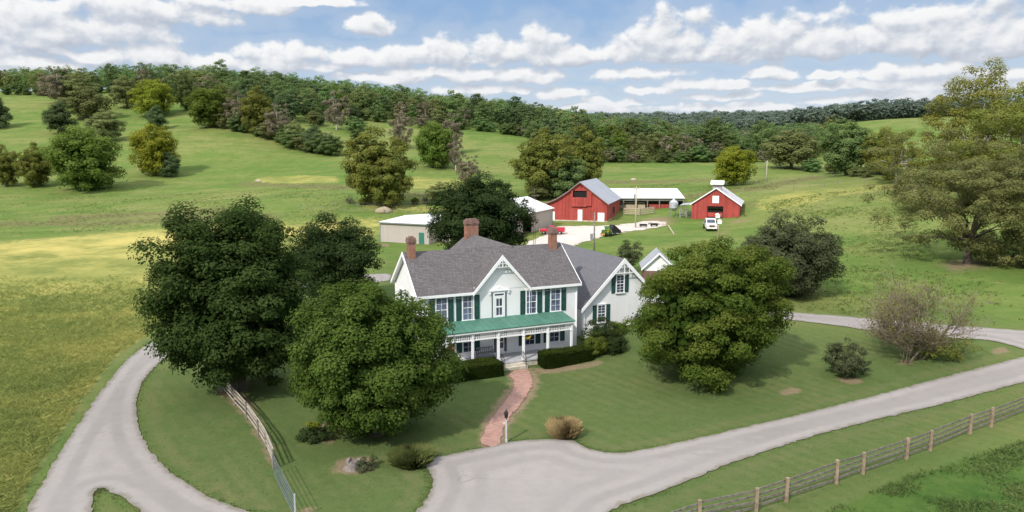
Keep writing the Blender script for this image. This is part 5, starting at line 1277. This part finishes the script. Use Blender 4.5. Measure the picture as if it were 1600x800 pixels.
# ------------------------------------------------------------------ fences
def fence(name, label, pts, post, rails, post_h, rail_h, pw=.14, rw=.035, rh=.12, proud=.06, pmat='post_wood', rmat='rail_wood', cat='fence', seed=1, tilt=.02, round_=False):
    rr_ = random.Random(seed); x0, y0 = pts[0]; t = thing(name, label, cat, (x0, y0, h(x0, y0))); z00 = h(x0, y0)
    loc = [(p[0] - x0, p[1] - y0, h(*p) - z00) for p in pts]
    for p in loc:
        hh = post_h * rr_.uniform(.96, 1.04); tx, ty = rr_.gauss(0, tilt), rr_.gauss(0, tilt); mb = MB()
        if round_: mb.tube([(p[0], p[1], p[2] - .3), (p[0] + tx, p[1] + ty, p[2] + hh)], pw / 2, 7)
        else:
            mb.bar((p[0], p[1], p[2] - .3), (p[0] + tx, p[1] + ty, p[2] + hh), pw, pw, (1, 0, 0))
        mb.build('post', M[pmat], t, bevel=0 if round_ else .012)
    for a_, b_ in zip(loc[:-1], loc[1:]):
        d = Vector((b_[0] - a_[0], b_[1] - a_[1], 0)).normalized(); nrm = Vector((d.y, -d.x, 0)) * -proud
        for z_ in rail_h:
            e = rr_.gauss(0, .025); p = Vector(a_) + nrm + Vector((0, 0, z_ + e)); q = Vector(b_) + nrm + Vector((0, 0, z_ + rr_.gauss(0, .025)))
            MB().bar(p - d * .05, q + d * .05, rw, rh).build('rail', M[rmat], t)
    return t
fp = [(1040, 802), (1092, 791), (1181, 762 + 38), (1228, 784), (1306.7, 756), (1348, 741), (1416, 718), (1453, 704), (1514.6, 678), (1548, 667), (1604, 645), (1640, 632), (1710, 606), (1770, 585)]
fp[0] = (960, 868); fp[1] = (1092, 822)
fence('board_fence', 'weathered four board fence with tan posts along the lower right of the drive', [ground(*p) for p in fp], None, None, 1.38, (.28, .58, .88, 1.18), seed=3, pw=.17)
plain('fence_grey', (.36, .315, .26), .9, var=.35, scale=5)
lp = [(347, 611), (366, 634), (385, 655), (404, 683), (415, 702), (427, 733)]
fence('rail_fence', 'old pale wooden rail fence running from the largest maple toward the gate', [ground(*p) for p in lp], None, None, 1.25, (.30, .62, .94, 1.16), pw=.085, rw=.05, rh=.10, rmat='fence_grey', pmat='weathered_wood', seed=4, tilt=.05)
ga, gb2 = ground(428, 743), ground(461, 812)
gt = thing('field_gate', 'blue grey tubular steel gate closing the end of the pale rail fence', 'gate', (ga[0], ga[1], h(*ga)))
dv = Vector((gb2[0] - ga[0], gb2[1] - ga[1], h(*gb2) - h(*ga))); 
g_ = MB().tube([(0, 0, .15), (0, 0, 1.3), tuple(dv + Vector((0, 0, 1.3))), tuple(dv + Vector((0, 0, .15))), (0, 0, .15)], .020, 6)
g_.build('gate_frame', M['gate_steel'], gt)
for z_ in (.38, .60, .83, 1.06): MB().tube([(0, 0, z_), tuple(dv + Vector((0, 0, z_)))], .015, 6).build('bar', M['gate_steel'], gt)
for f in (.33, .66): MB().tube([tuple(dv * f + Vector((0, 0, .15))), tuple(dv * f + Vector((0, 0, 1.3)))], .014, 6).build('brace', M['gate_steel'], gt)
MB().tube([tuple(dv * 1.03 + Vector((0, 0, -.3))), tuple(dv * 1.03 + Vector((0, 0, 1.45)))], .05, 8).build('gate_post', M['galvanised'], gt)
# wire and board fences of the pastures and pens
def wire(label, pxs, post_h=1.25, n=None, seed=1, rails=(.5, .9, 1.2), rmat='twig_pale', rw=.02, rh=.02, pmat='weathered_wood', pw=.14, name='pasture_fence', step=7.0):
    W_ = [ground(*p) for p in pxs]; out_ = [W_[0]]
    for a_, b_ in zip(W_[:-1], W_[1:]):
        Ln = math.hypot(b_[0] - a_[0], b_[1] - a_[1]); k = max(1, int(Ln / step))
        out_ += [(a_[0] + (b_[0] - a_[0]) * i / k, a_[1] + (b_[1] - a_[1]) * i / k) for i in range(1, k + 1)]
    return fence(name, label, out_, None, None, post_h, rails, pw=pw, rw=rw, rh=rh, proud=.08, pmat=pmat, rmat=rmat, seed=seed, round_=True)
wire('wire fence with dark posts crossing the right hand pasture above the small red barn', [(1170, 308), (1240, 298), (1310, 288), (1390, 280)], seed=11)
wire('far wire fence with dark posts along the valley meadow', [(1180, 292), (1250, 282), (1320, 272)], seed=12)
wire('wire fence with posts between the left meadow and the sheds', [(470, 328), (540, 333), (600, 334), (690, 334)], seed=13)
wire('short run of dark posts above the left meadow by the stream', [(520, 322), (600, 326), (680, 322)], seed=14, step=5)
wire('weathered plank corral fence in front of the white roofed cattle shed', [(974, 336), (1000, 337), (1022, 334)], post_h=1.7, rails=(.35, .8, 1.25, 1.6), rmat='pale_wood', rw=.06, rh=.24, pw=.2, name='corral_fence', step=2.6, seed=15)
wire('grey pipe corral panels between the grain bin and the small red barn', [(1062, 339), (1072, 339), (1081, 342)], post_h=1.9, rails=(.3, .7, 1.1, 1.5, 1.8), rmat='steel_grey', pmat='galvanised', rw=.07, rh=.09, pw=.14, name='corral_fence', step=1.8, seed=16)

# ------------------------------------------------------------------ poles
def pole(name, label, px, py, H, r, mat, arm=True, loc=None):
    x, y = loc or ground(px, py); t = thing(name, label, 'pole', (x, y, h(x, y)))
    MB().tube([(0, 0, -.5), (0, 0, H)], [r, r * .62], 10).build('shaft', M[mat], t, smooth=True)
    return t
p1 = pole('utility_pole', 'yellowish wooden utility pole with a transformer beside the gravel between the barns', 993, 356, 8.6, .17, 'pale_wood')
MB().lathe([(.18, 6.2), (.2, 6.25), (.2, 6.95), (.12, 7.05)], 12, (-.38, -.05, 0)).build('transformer', M['steel_grey'], p1)
MB().bar((-.75, 0, 8.1), (.75, 0, 8.1), .09).build('cross_arm', M['weathered_wood'], p1)
for k in (-.6, .6): MB().lathe([(.03, 8.14), (.06, 8.2), (.06, 8.28), (.03, 8.32)], 8, (k, 0, 0)).build('insulator', M['white_paint'], p1)
p2 = pole('utility_pole', 'dark wooden pole carrying a grey box rising behind the right chimney', 930, 396, 7.2, .17, 'weathered_wood', loc=(12.8, 111))
MB().box(-.62, -.22, -.16, .16, 2.9, 3.75).build('meter_box', M['steel_grey'], p2); MB().bar((-.62, 0, 3.8), (.1, 0, 3.8), .06).build('bracket', M['black_iron'], p2)
p3 = pole('utility_pole', 'far white pole standing in the valley pasture right of the lone yellow green tree', 1197, 285, 6.4, .16, 'bark_pale')
MB().bar((-.7, 0, 6.0), (.7, 0, 6.0), .1).build('cross_arm', M['bark_pale'], p3)
p4 = pole('stub_post', 'pale dead stub of a trunk at the left edge of the meadow', 8, 292, 3.4, .34, 'bark_pale')
p5 = pole('birdhouse_pole', 'white pole with two small white boxes in front of the small red barn', 1128, 378, 4.7, .11, 'pale_wood', loc=(36.7, 127))
for k, (dx, z_) in enumerate(((-.25, 4.6), (.12, 3.55))):
    hh = MB().box(dx - .34, dx + .34, -.28, .28, z_ - .35, z_ + .2).build('bird_box', M['white_paint'], p5)
    MB().prism([(dx - .42, z_ + .2), (dx + .42, z_ + .2), (dx, z_ + .5)], 'y', -.34, .34).build('box_roof', M['white_paint'], hh)
# lattice antenna tower behind the house
ant = thing('antenna_tower', 'thin rusty lattice antenna tower behind the house beside the open tan shed', 'antenna tower', (3.3, 106, gz(3.3, 106)))
q = MB(); AH = 10.4
cs = [(.2 * math.cos(2 * PI * k / 3), .2 * math.sin(2 * PI * k / 3)) for k in range(3)]
for c_ in cs: q.tube([(c_[0], c_[1], -.3), (c_[0], c_[1], AH)], .022, 5)
q.build('mast', M['rust'], ant); q = MB()
for i in range(int(AH / .4)):
    for k in range(3): a_, b_ = cs[k], cs[(k + 1) % 3]; q.tube([(a_[0], a_[1], i * .4), (b_[0], b_[1], i * .4 + .4)], .012, 4)
q.build('lacing', M['rust'], ant)
MB().tube([(-.5, 0, AH - .1), (.6, 0, AH - .1)], .015, 5).tube([(-.35, -.35, AH - .1), (-.35, .35, AH - .1)], .01, 4).tube([(.1, -.28, AH - .1), (.1, .28, AH - .1)], .01, 4).tube([(0, 0, AH - .1), (0, 0, AH + 1)], .015, 5).build('aerial', M['steel_grey'], ant)
# lamp post at the foot of the brick walk
x, y = ground(791, 691); lpz = thing('lamp_post', 'white lamp post with a dark lantern where the brick path meets the drive', 'lamp post', (x, y, h(x, y)))
MB().box(-.055, .055, -.055, .055, -.2, 1.45).box(-.08, .08, -.08, .08, 0, .2).box(-.08, .08, -.08, .08, 1.45, 1.5).build('post', M['grey_paint'], lpz, bevel=.01)
MB().lathe([(.03, 1.5), (.03, 1.62), (.10, 1.64), (.13, 1.95), (.15, 1.97), (.05, 2.12), (.02, 2.2)], 6).build('lantern', M['black_iron'], lpz)
MB().box(-.20, -.055, -.015, .015, 1.28, 1.31).build('sign_arm', M['white_paint'], lpz)

# ------------------------------------------------------------------ vehicles and machinery
def wheel(parent, c, r, w_):
    t_ = MB().disc(c, (0, 1, 0), r, w_, 18).build('wheel', M['rubber'], parent, smooth=False)
    MB().disc((c[0], c[1] + (.02 if c[1] > 0 else -.02), c[2]), (0, 1, 0), r * .55, w_ * 1.0, 14).build('rim', M['chrome'], t_)
x, y = ground(863, 366)
tk = thing('pickup_truck', 'old red pickup truck parked on the gravel beside the tan machine shed', 'pickup truck', (x, y, h(x, y) + .05), 2.95)
RV = M['red_vehicle']
MB().prism([(-2.45, .50), (2.45, .50), (2.50, .78), (2.40, .98), (1.05, 1.08), (-.55, 1.02), (-2.45, 1.02)], 'y', -.90, .90).build('body', RV, tk, bevel=.05)
cab = MB().prism([(-.50, 1.0), (1.15, 1.02), (.62, 1.62), (-.38, 1.64)], 'y', -.80, .80).build('cab', RV, tk, bevel=.05)
MB().prism([(.60, 1.10), (1.03, 1.10), (.60, 1.56)], 'y', -.815, .815).prism([(-.36, 1.10), (.54, 1.10), (.52, 1.55), (-.32, 1.56)], 'y', -.816, .816).build('side_window', M['window_glass'], cab)
MB().slab([(1.13, -.68, 1.12), (1.13, .68, 1.12), (.70, .66, 1.58), (.70, -.66, 1.58)], .03, (1, 0, 1)).build('windshield', M['window_glass'], cab)
MB().box(-2.35, -.62, -.74, .74, 1.023, 1.03).build('bed_floor', M['rubber'], tk)
MB().box(-2.40, -.60, -.90, -.76, 1.02, 1.28).box(-2.40, -.60, .76, .90, 1.02, 1.28).box(-2.46, -2.36, -.88, .88, 1.0, 1.28).build('bed_side', RV, tk, bevel=.02)
MB().box(2.44, 2.58, -.88, .88, .46, .62).build('bumper', M['chrome'], tk, bevel=.02)
MB().box(2.46, 2.53, -.5, .5, .68, .88).build('grille', M['chrome'], tk)
for sg in (-1, 1): MB().disc((2.49, sg * .68, .80), (1, 0, 0), .12, .08, 14).build('headlight', M['white_vehicle'], tk)
for a_ in (-1.55, 1.6):
    for sg in (-1, 1): wheel(tk, (a_, sg * .82, .36), .37, .22)
x, y = ground(1111, 360)
wt = thing('flatbed_truck', 'white farm truck parked nose out in front of the small red barn', 'truck', (x, y + .8, h(x, y) + .02), -PI / 2 - .12)
WV = M['white_vehicle']
MB().prism([(-.2, .55), (2.5, .55), (2.55, .9), (2.45, 1.32), (1.05, 1.48), (-.2, 1.48)], 'y', -1.0, 1.0).build('hood', WV, wt, bevel=.06)
cab = MB().prism([(-.75, .8), (1.1, 1.4), (.68, 2.28), (.45, 2.36), (-.65, 2.36)], 'y', -.95, .95).build('cab', WV, wt, bevel=.06)
MB().slab([(1.07, -.80, 1.54), (1.07, .80, 1.54), (.72, .76, 2.20), (.72, -.76, 2.20)], .03, (1, 0, .5)).build('windshield', M['window_glass'], cab)
MB().prism([(-.45, 1.5), (.78, 1.5), (.55, 2.18), (-.42, 2.2)], 'y', -.965, .965).build('side_window', M['window_glass'], cab)
MB().box(-4.2, -.8, -1.1, 1.1, .95, 1.12).box(-.95, -.82, -1.1, 1.1, 1.12, 2.0).build('flat_bed', M['weathered_wood'], wt)
MB().box(-4.1, 2.2, -.4, .4, .55, .8).build('chassis', M['black_iron'], wt)
MB().box(2.50, 2.68, -1.0, 1.0, .5, .68).build('bumper', M['white_vehicle'], wt, bevel=.02)
MB().box(2.50, 2.57, -.55, .55, .80, 1.22).build('grille', M['rust'], wt)
for sg in (-1, 1):
    MB().disc((2.5, sg * .78, 1.02), (1, 0, 0), .13, .1, 14).build('headlight', M['chrome'], wt)
    MB().box(.75, .85, sg * 1.0 - (.0 if sg > 0 else .22), sg * 1.0 + (.22 if sg > 0 else .0), 1.6, 1.95).build('mirror', M['black_iron'], wt)
for a_ in (-2.9, 1.55):
    for sg in (-1, 1): wheel(wt, (a_, sg * .86, .42), .44, .26)
# green garden tractor and the dark tipped cart beside it
x, y = ground(947, 369); tg = thing('garden_tractor', 'small green garden tractor with a yellow seat on the grass edge of the gravel', 'tractor', (x, y, h(x, y)), 1.9)
G, Yl = M['tractor_green'], M['tractor_yellow']
MB().prism([(.2, .55), (1.25, .55), (1.30, .95), (1.1, 1.15), (.2, 1.2)], 'y', -.38, .38).build('hood', G, tg, bevel=.04)
MB().box(-.9, .3, -.45, .45, .45, .62).build('footboard', G, tg, bevel=.03)
for sg in (-1, 1): MB().prism([(-1.1, .7), (-.2, .7), (-.3, 1.05), (-.7, 1.18), (-1.05, 1.0)], 'y', sg * .62 - .16, sg * .62 + .16).build('fender', G, tg, bevel=.03)
MB().box(-.75, -.25, -.26, .26, .8, .92).box(-.82, -.72, -.26, .26, .9, 1.35).build('seat', Yl, tg, bevel=.03)
MB().tube([(.2, 0, 1.15), (-.05, 0, 1.42)], .025, 6).lathe([(.19, 1.40), (.21, 1.42), (.19, 1.44)], 14, (-.05, 0, 0)).build('steering_wheel', M['black_iron'], tg)
MB().box(-.35, .75, -.75, .75, .18, .40).build('mower_deck', Yl, tg, bevel=.05)
MB().prism([(-.9, 1.2), (-.3, 1.95), (.0, 1.95), (-.5, 1.2)], 'y', -.45, .45).build('canopy', G, tg)
for a_, r_, yy in ((-.65, .48, .62), (.95, .30, .48)):
    for sg in (-1, 1):
        t_ = MB().disc((a_, sg * yy, r_), (0, 1, 0), r_, .28, 16).build('wheel', M['rubber'], tg); MB().disc((a_, sg * (yy + .02), r_), (0, 1, 0), r_ * .5, .28, 12).build('rim', Yl, t_)
x, y = ground(958, 367); ct = thing('dump_cart', 'black tipped dump cart standing right beside the green garden tractor', 'cart', (x, y, h(x, y)), .5)
MB().prism([(-1.0, .45), (1.35, .35), (1.5, .75), (.2, 1.75), (-.35, 2.05), (-.75, 1.3)], 'y', -.65, .65).build('tub', M['black_tarp'], ct, bevel=.05)
MB().bar((1.3, 0, .4), (2.3, 0, .3), .08).build('drawbar', M['black_iron'], ct)
for sg in (-1, 1):
    t_ = MB().disc((-.2, sg * .75, .34), (0, 1, 0), .34, .22, 16).build('wheel', M['rubber'], ct); MB().disc((-.2, sg * .78, .34), (0, 1, 0), .17, .22, 12).build('rim', M['tractor_green'], t_)
for i, (px, py, lb) in enumerate(((1005, 355, 'left one of two small dark feed troughs on the gravel'), (1022, 354, 'right one of two small dark feed troughs on the gravel'))):
    x, y = ground(px, py); t = thing('feed_trough', lb, 'trough', (x, y, h(x, y) + .06), .2 * i, 'small dark troughs on the gravel')
    MB().prism([(-.28, .25), (.28, .25), (.42, .62), (.36, .62), (.24, .31), (-.24, .31), (-.36, .62), (-.42, .62)], 'x', -.75, .75).build('tub', M['black_tarp'], t)
    for a_ in (-.6, .6): MB().box(a_ - .04, a_ + .04, -.3, .3, 0, .27).build('leg', M['black_iron'], t)
x, y = ground(1044, 353); x2, y2 = ground(1053, 367)
bm_ = thing('timber_beam', 'long yellowish timber lying on the grass below the dirt patch', 'timber', (x, y, h(x, y)))
MB().bar((0, 0, .12), (x2 - x, y2 - y, h(x2, y2) - h(x, y) + .12), .2, .2).build('beam', M['pale_wood'], bm_)
x, y = ground(600, 331); rb = thing('hay_bale', 'weathered pale hay mound at the fence above the left shed', 'hay mound', (x, y, h(x, y)))
k = MB().lathe([(1.7, -.2), (1.6, .3), (1.3, .75), (.8, 1.1), (.2, 1.25)], 18); k.v = [(a_ * 1.25 + .12 * math.sin(c_ * 9 + a_ * 3), b_ + .12 * math.sin(a_ * 5), c_ + .07 * math.sin(a_ * 7 + b_ * 5)) for a_, b_, c_ in k.v]; k.build('mound', M['bale'], rb, smooth=True)
x, y = ground(1028, 351); rk_ = thing('stone_pile', 'low pale pile of rubble at the end of the gravel', 'rubble', (x, y, h(x, y) + .05))
k = MB()
for i in range(16): a_, r_ = R.uniform(0, 6.3), R.uniform(0, 1.6); s_ = R.uniform(.18, .42); k.lathe([(s_ * .6, -.05), (s_, s_ * .35), (s_ * .7, s_ * .8), (.03, s_ * .95)], 6, (r_ * math.cos(a_) * 1.5, r_ * math.sin(a_), 0))
k.build('stones', M['tan_rock'], rk_)
for px, py, lb in ((990, 282, 'pale boulder in the meadow behind the cattle shed'), (404, 284, 'pale white marker stone at the left meadow ditch')):
    x, y = ground(px, py); t = thing('boulder', lb, 'boulder', (x, y, h(x, y))); k = MB().lathe([(.7, -.1), (.8, .3), (.55, .7), (.1, .85)], 8); k.v = [(a_ * 1.3 + .1 * math.sin(b_ * 6), b_, c_ + .06 * math.sin(a_ * 8)) for a_, b_, c_ in k.v]; k.build('stone', M['tan_rock'], t)

# ------------------------------------------------------------------ yard beds
x, y = ground(552, 731); bd = thing('tree_stump', 'grey hollow tree stump in the bare bed on the front lawn', 'tree stump', (x, y, h(x, y)))
k = MB().lathe([(.62, -.1), (.50, .12), (.42, .32), (.40, .46), (.26, .44), (.22, .2)], 16); k.v = [(a_ * (1 + .12 * math.sin(4 * math.atan2(b_, a_))), b_ * (1 + .10 * math.sin(3 * math.atan2(b_, a_) + 1)), c_ + (.10 * math.sin(3 * math.atan2(b_, a_)) if c_ > .3 else 0)) for a_, b_, c_ in k.v]; k.build('stump', M['stump_wood'], bd)
tree('bed_plant', 'small blue green plant right beside the grey stump', 'plant', 571, 733, 1.25, .6, .25, .26, 16, 1500, .05, .2, 'leaf_willow', 81, trunk=.02, nl=3)
x, y = ground(516, 671); bd = thing('tree_stump', 'dark hollow stump in the planted bed under the bright green maple', 'tree stump', (x, y, h(x, y)))
MB().lathe([(.42, -.1), (.36, .3), (.40, .55), (.28, .55), (.24, .25)], 14).build('stump', M['soil'], bd)
tree('bed_plant', 'low dark plants filling the round bed under the bright green maple', 'plant', 497, 684, 2.4, .65, .3, .28, 40, 3400, .06, .25, 'leaf_dark', 82, trunk=.02, nl=4)
tree('bed_plant', 'yellow green plant at the left of the planted bed', 'plant', 491, 676, .9, .8, .3, .4, 12, 900, .05, .2, 'leaf_yellow', 83, trunk=.02, nl=3)
# ------------------------------------------------------------------ daylight
to_sun = Vector((-.50, -.72, 0)).normalized() * math.cos(math.radians(41)) + Vector((0, 0, math.sin(math.radians(41))))
sun = bpy.data.objects.new('sun', bpy.data.lights.new('sun', 'SUN')); col.objects.link(sun)
sun.location = (-40, -40, 80); sun.rotation_euler = to_sun.to_track_quat('Z', 'Y').to_euler()
sun.data.energy = 4.1; sun.data.angle = math.radians(1.4); sun.data.color = (1.0, .95, .87)

wld = bpy.data.worlds.new('World'); scene.world = wld; wld.use_nodes = True
t = wld.node_tree; t.nodes.clear(); nt = NT(t)
out = t.nodes.new('ShaderNodeOutputWorld'); bg = t.nodes.new('ShaderNodeBackground'); nt.link(bg.outputs[0], out.inputs[0])
SKY = .10
bg.inputs['Strength'].default_value = SKY
sky = t.nodes.new('ShaderNodeTexSky'); sky.sky_type = 'NISHITA'; sky.sun_disc = False
sky.sun_elevation = math.radians(41); sky.sun_rotation = math.atan2(to_sun.x, to_sun.y)
sky.air_density = 1.0; sky.dust_density = .6; sky.ozone_density = 2.2
D = t.nodes.new('ShaderNodeTexCoord').outputs['Generated']
dx, dy, dz = sep(nt, nt.vm('NORMALIZE', D))
# azimuth and elevation of the sky direction, in degrees
azd = nt.math('MULTIPLY', nt.math('ARCTAN2', dx, dy), 180 / PI)
eld = nt.math('MULTIPLY', nt.math('ARCSINE', dz), 180 / PI)
def sky_dir(px, py):
    d = ray(px, py); d = d / np.linalg.norm(d); return math.degrees(math.atan2(d[0], d[1])), math.degrees(math.asin(d[2]))
# cloud banks: centre (as seen in the photograph, turned into a sky direction), half width, height above and below the base line
CL = [(1000, 118, 90, 12, 8), (1250, 138, 90, 10, 7), (920, 170, 120, 9, 8), (1150, 168, 120, 8, 8), (1360, 136, 80, 12, 7), (1500, 134, 90, 10, 8), (760, 140, 100, 10, 8), (600, 122, 100, 10, 8), (1480, 62, 105, 66, 26), (1370, 66, 95, 48, 24), (1270, 72, 85, 46, 22), (1195, 78, 70, 58, 22), (1130, 80, 60, 40, 20), (1050, 84, 75, 74, 18), (985, 86, 50, 34, 14), (1570, 66, 70, 52, 20),
      (845, 84, 55, 48, 20), (780, 86, 60, 36, 18), (700, 88, 70, 34, 18), (630, 92, 60, 24, 14), (570, 96, 70, 22, 10), (890, 92, 50, 26, 14),
      (577, 48, 50, 24, 10),
      (60, 40, 140, 40, 26), (170, 44, 110, 30, 24), (250, 20, 130, 26, 18), (360, 8, 110, 16, 10), (0, 60, 80, 20, 14), (490, 4, 80, 12, 6),
      (225, 90, 60, 24, 12), (160, 90, 60, 14, 10), (90, 78, 40, 10, 8), (400, 86, 50, 22, 14), (475, 84, 40, 22, 14), (320, 98, 90, 16, 10), (60, 100, 80, 14, 10), (430, 102, 120, 14, 12),
      (1085, 132, 55, 13, 8), (1025, 140, 50, 9, 7), (1125, 134, 40, 12, 8), (1205, 116, 40, 12, 8), (1290, 120, 30, 8, 6), (1140, 152, 70, 9, 6), (960, 160, 60, 10, 6), (880, 148, 55, 12, 8), (820, 120, 90, 16, 10),
      (1400, 118, 70, 18, 10), (1480, 112, 60, 16, 10), (1560, 84, 60, 26, 14), (1540, 118, 80, 14, 8), (1300, 156, 70, 9, 6), (1420, 150, 90, 10, 8), (720, 118, 90, 14, 10), (1600, 140, 80, 14, 8), (650, 112, 80, 10, 8),
      (-150, 60, 160, 50, 30), (-120, 110, 140, 16, 12), (1740, 60, 120, 60, 26), (1760, 120, 140, 20, 12)]
KD = 1 / 19.4
grp = bpy.data.node_groups.new('cloud_field', 'ShaderNodeTree')
grp.interface.new_socket('dir', in_out='INPUT', socket_type='NodeSocketVector'); grp.interface.new_socket('field', in_out='OUTPUT', socket_type='NodeSocketFloat')
gn = NT(grp); gi = grp.nodes.new('NodeGroupInput'); go_ = grp.nodes.new('NodeGroupOutput')
V = gi.outputs[0]
w1 = grp.nodes.new('ShaderNodeTexNoise'); w1.inputs['Scale'].default_value = .55; w1.inputs['Detail'].default_value = 3; gn.link(V, w1.inputs['Vector'])
wv_ = gn.vm('MULTIPLY', gn.vm('SUBTRACT', w1.outputs['Color'], (.5, .5, .5)), (2.2, 1.0, 0))
VW = gn.vm('ADD', V, wv_)
VX, VY, _z = sep(gn, VW)
acc = None
for px, py, rx, up, dn in CL:
    a_, e_ = sky_dir(px, py)
    xx = gn.math('MULTIPLY_ADD', VX, 1 / (rx * KD), -a_ / (rx * KD))
    y0 = gn.math('SUBTRACT', VY, e_)
    yy = gn.math('MAXIMUM', gn.math('MULTIPLY', y0, 1 / (up * KD)), gn.math('MULTIPLY', y0, -1 / (dn * KD)))
    f = gn.math('SUBTRACT', gn.math('MULTIPLY_ADD', xx, gn.math('MULTIPLY', xx, -1.0), 1.0), gn.math('MULTIPLY', yy, yy))
    acc = f if acc is None else gn.math('SMOOTH_MAX', acc, f, .25)
mp = grp.nodes.new('ShaderNodeMapping'); mp.inputs['Scale'].default_value = (.8, 1.05, 1); gn.link(V, mp.inputs[0])
fb = gn.noise(mp.outputs[0], .62, 7, .50, .2)
mp2 = grp.nodes.new('ShaderNodeMapping'); mp2.inputs['Scale'].default_value = (.10, .55, 1); mp2.inputs['Location'].default_value = (4, 2, 0); gn.link(V, mp2.inputs[0])
st_ = gn.noise(mp2.outputs[0], 1.0, 6, .6, .5)
# beyond the photographed strip of sky the same weather goes on as scattered banks
el_ = sep(gn, V)[1]
mp3 = grp.nodes.new('ShaderNodeMapping'); mp3.inputs['Scale'].default_value = (.045, .06, 1); gn.link(V, mp3.inputs[0])
hi = gn.math('MULTIPLY', gn.mapr(el_, 12.5, 20), gn.math('SUBTRACT', gn.math('MULTIPLY', gn.noise(mp3.outputs[0], 1.0, 6, .6), 5.0), 1.9))
acc = gn.math('MAXIMUM', gn.math('MAXIMUM', acc, -1.2), gn.math('SUBTRACT', hi, gn.mapr(el_, 20, 12.5, 0, 3)))
tot = gn.math('ADD', gn.math('ADD', acc, gn.math('MULTIPLY', gn.math('SUBTRACT', fb, .5), 2.6)), gn.math('MULTIPLY', gn.math('SUBTRACT', st_, .5), .45))
gn.link(tot, go_.inputs[0])
def field(vec):
    n = t.nodes.new('ShaderNodeGroup'); n.node_tree = grp; nt.link(vec, n.inputs[0]); return n.outputs[0]
dv_ = comb(nt, azd, eld, 0.0)
f0 = field(dv_); f1 = field(nt.vm('ADD', dv_, (-.28, .62, 0)))
dens = nt.mapr(f0, .02, .62)
lit = nt.mapr(nt.math('SUBTRACT', f0, nt.math('MULTIPLY', f1, 1.0)), -.65, .85, 0, 1, False)
thick = nt.mapr(f0, .3, 2.0)
B = 1 / SKY
ccol = nt.ramp(lit, [(.0, (.50, .545, .63)), (.36, (.64, .68, .75)), (.60, (.82, .84, .87)), (.85, (.95, .952, .955))])
ccol = nt.mix(nt.math('MULTIPLY', thick, .22), ccol, (.60, .63, .69))
# distant low clouds sink into haze
ccol = nt.mix(nt.mapr(eld, 7.0, 2.0, 0, .35), ccol, (.70, .75, .82))
blue = nt.mix(nt.mapr(eld, 1.5, 12.0), (.52, .65, .80), (.285, .455, .725))
skyc = nt.mix(nt.mapr(eld, 40, 12, 0.0, .85), sky.outputs[0], nt.vm('MULTIPLY', blue, (B, B, B)))
cl_s = nt.vm('MULTIPLY', ccol, (B, B, B))
# thin veil so the gaps are never pure blue
veil = nt.math('MULTIPLY', nt.mapr(f0, -1.6, .1), .30)
veil = nt.math('ADD', veil, nt.mapr(eld, 6.0, 1.0, 0, .35))
res = nt.mix(veil, skyc, nt.vm('MULTIPLY', (.66, .72, .80), (B, B, B)))
res = nt.mix(nt.math('MULTIPLY', dens, nt.mapr(eld, -.5, 1.0)), res, cl_s)
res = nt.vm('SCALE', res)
nt.link(nt.mapr(eld, 13, 35, 1.0, 2.3), res.node.inputs['Scale'])  # sky above the view brightened to add fill light
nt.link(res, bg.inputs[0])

scene.view_settings.view_transform = 'Standard'; scene.view_settings.look = 'None'; scene.view_settings.exposure = 0; scene.view_settings.gamma = 1
cy = scene.cycles
cy.max_bounces = 5; cy.diffuse_bounces = 3; cy.glossy_bounces = 2; cy.transmission_bounces = 3; cy.transparent_max_bounces = 4
cy.caustics_reflective = False; cy.caustics_refractive = False
cy.use_adaptive_sampling = True; cy.adaptive_threshold = .015
wld.cycles.sampling_method = 'MANUAL'; wld.cycles.sample_map_resolution = 512
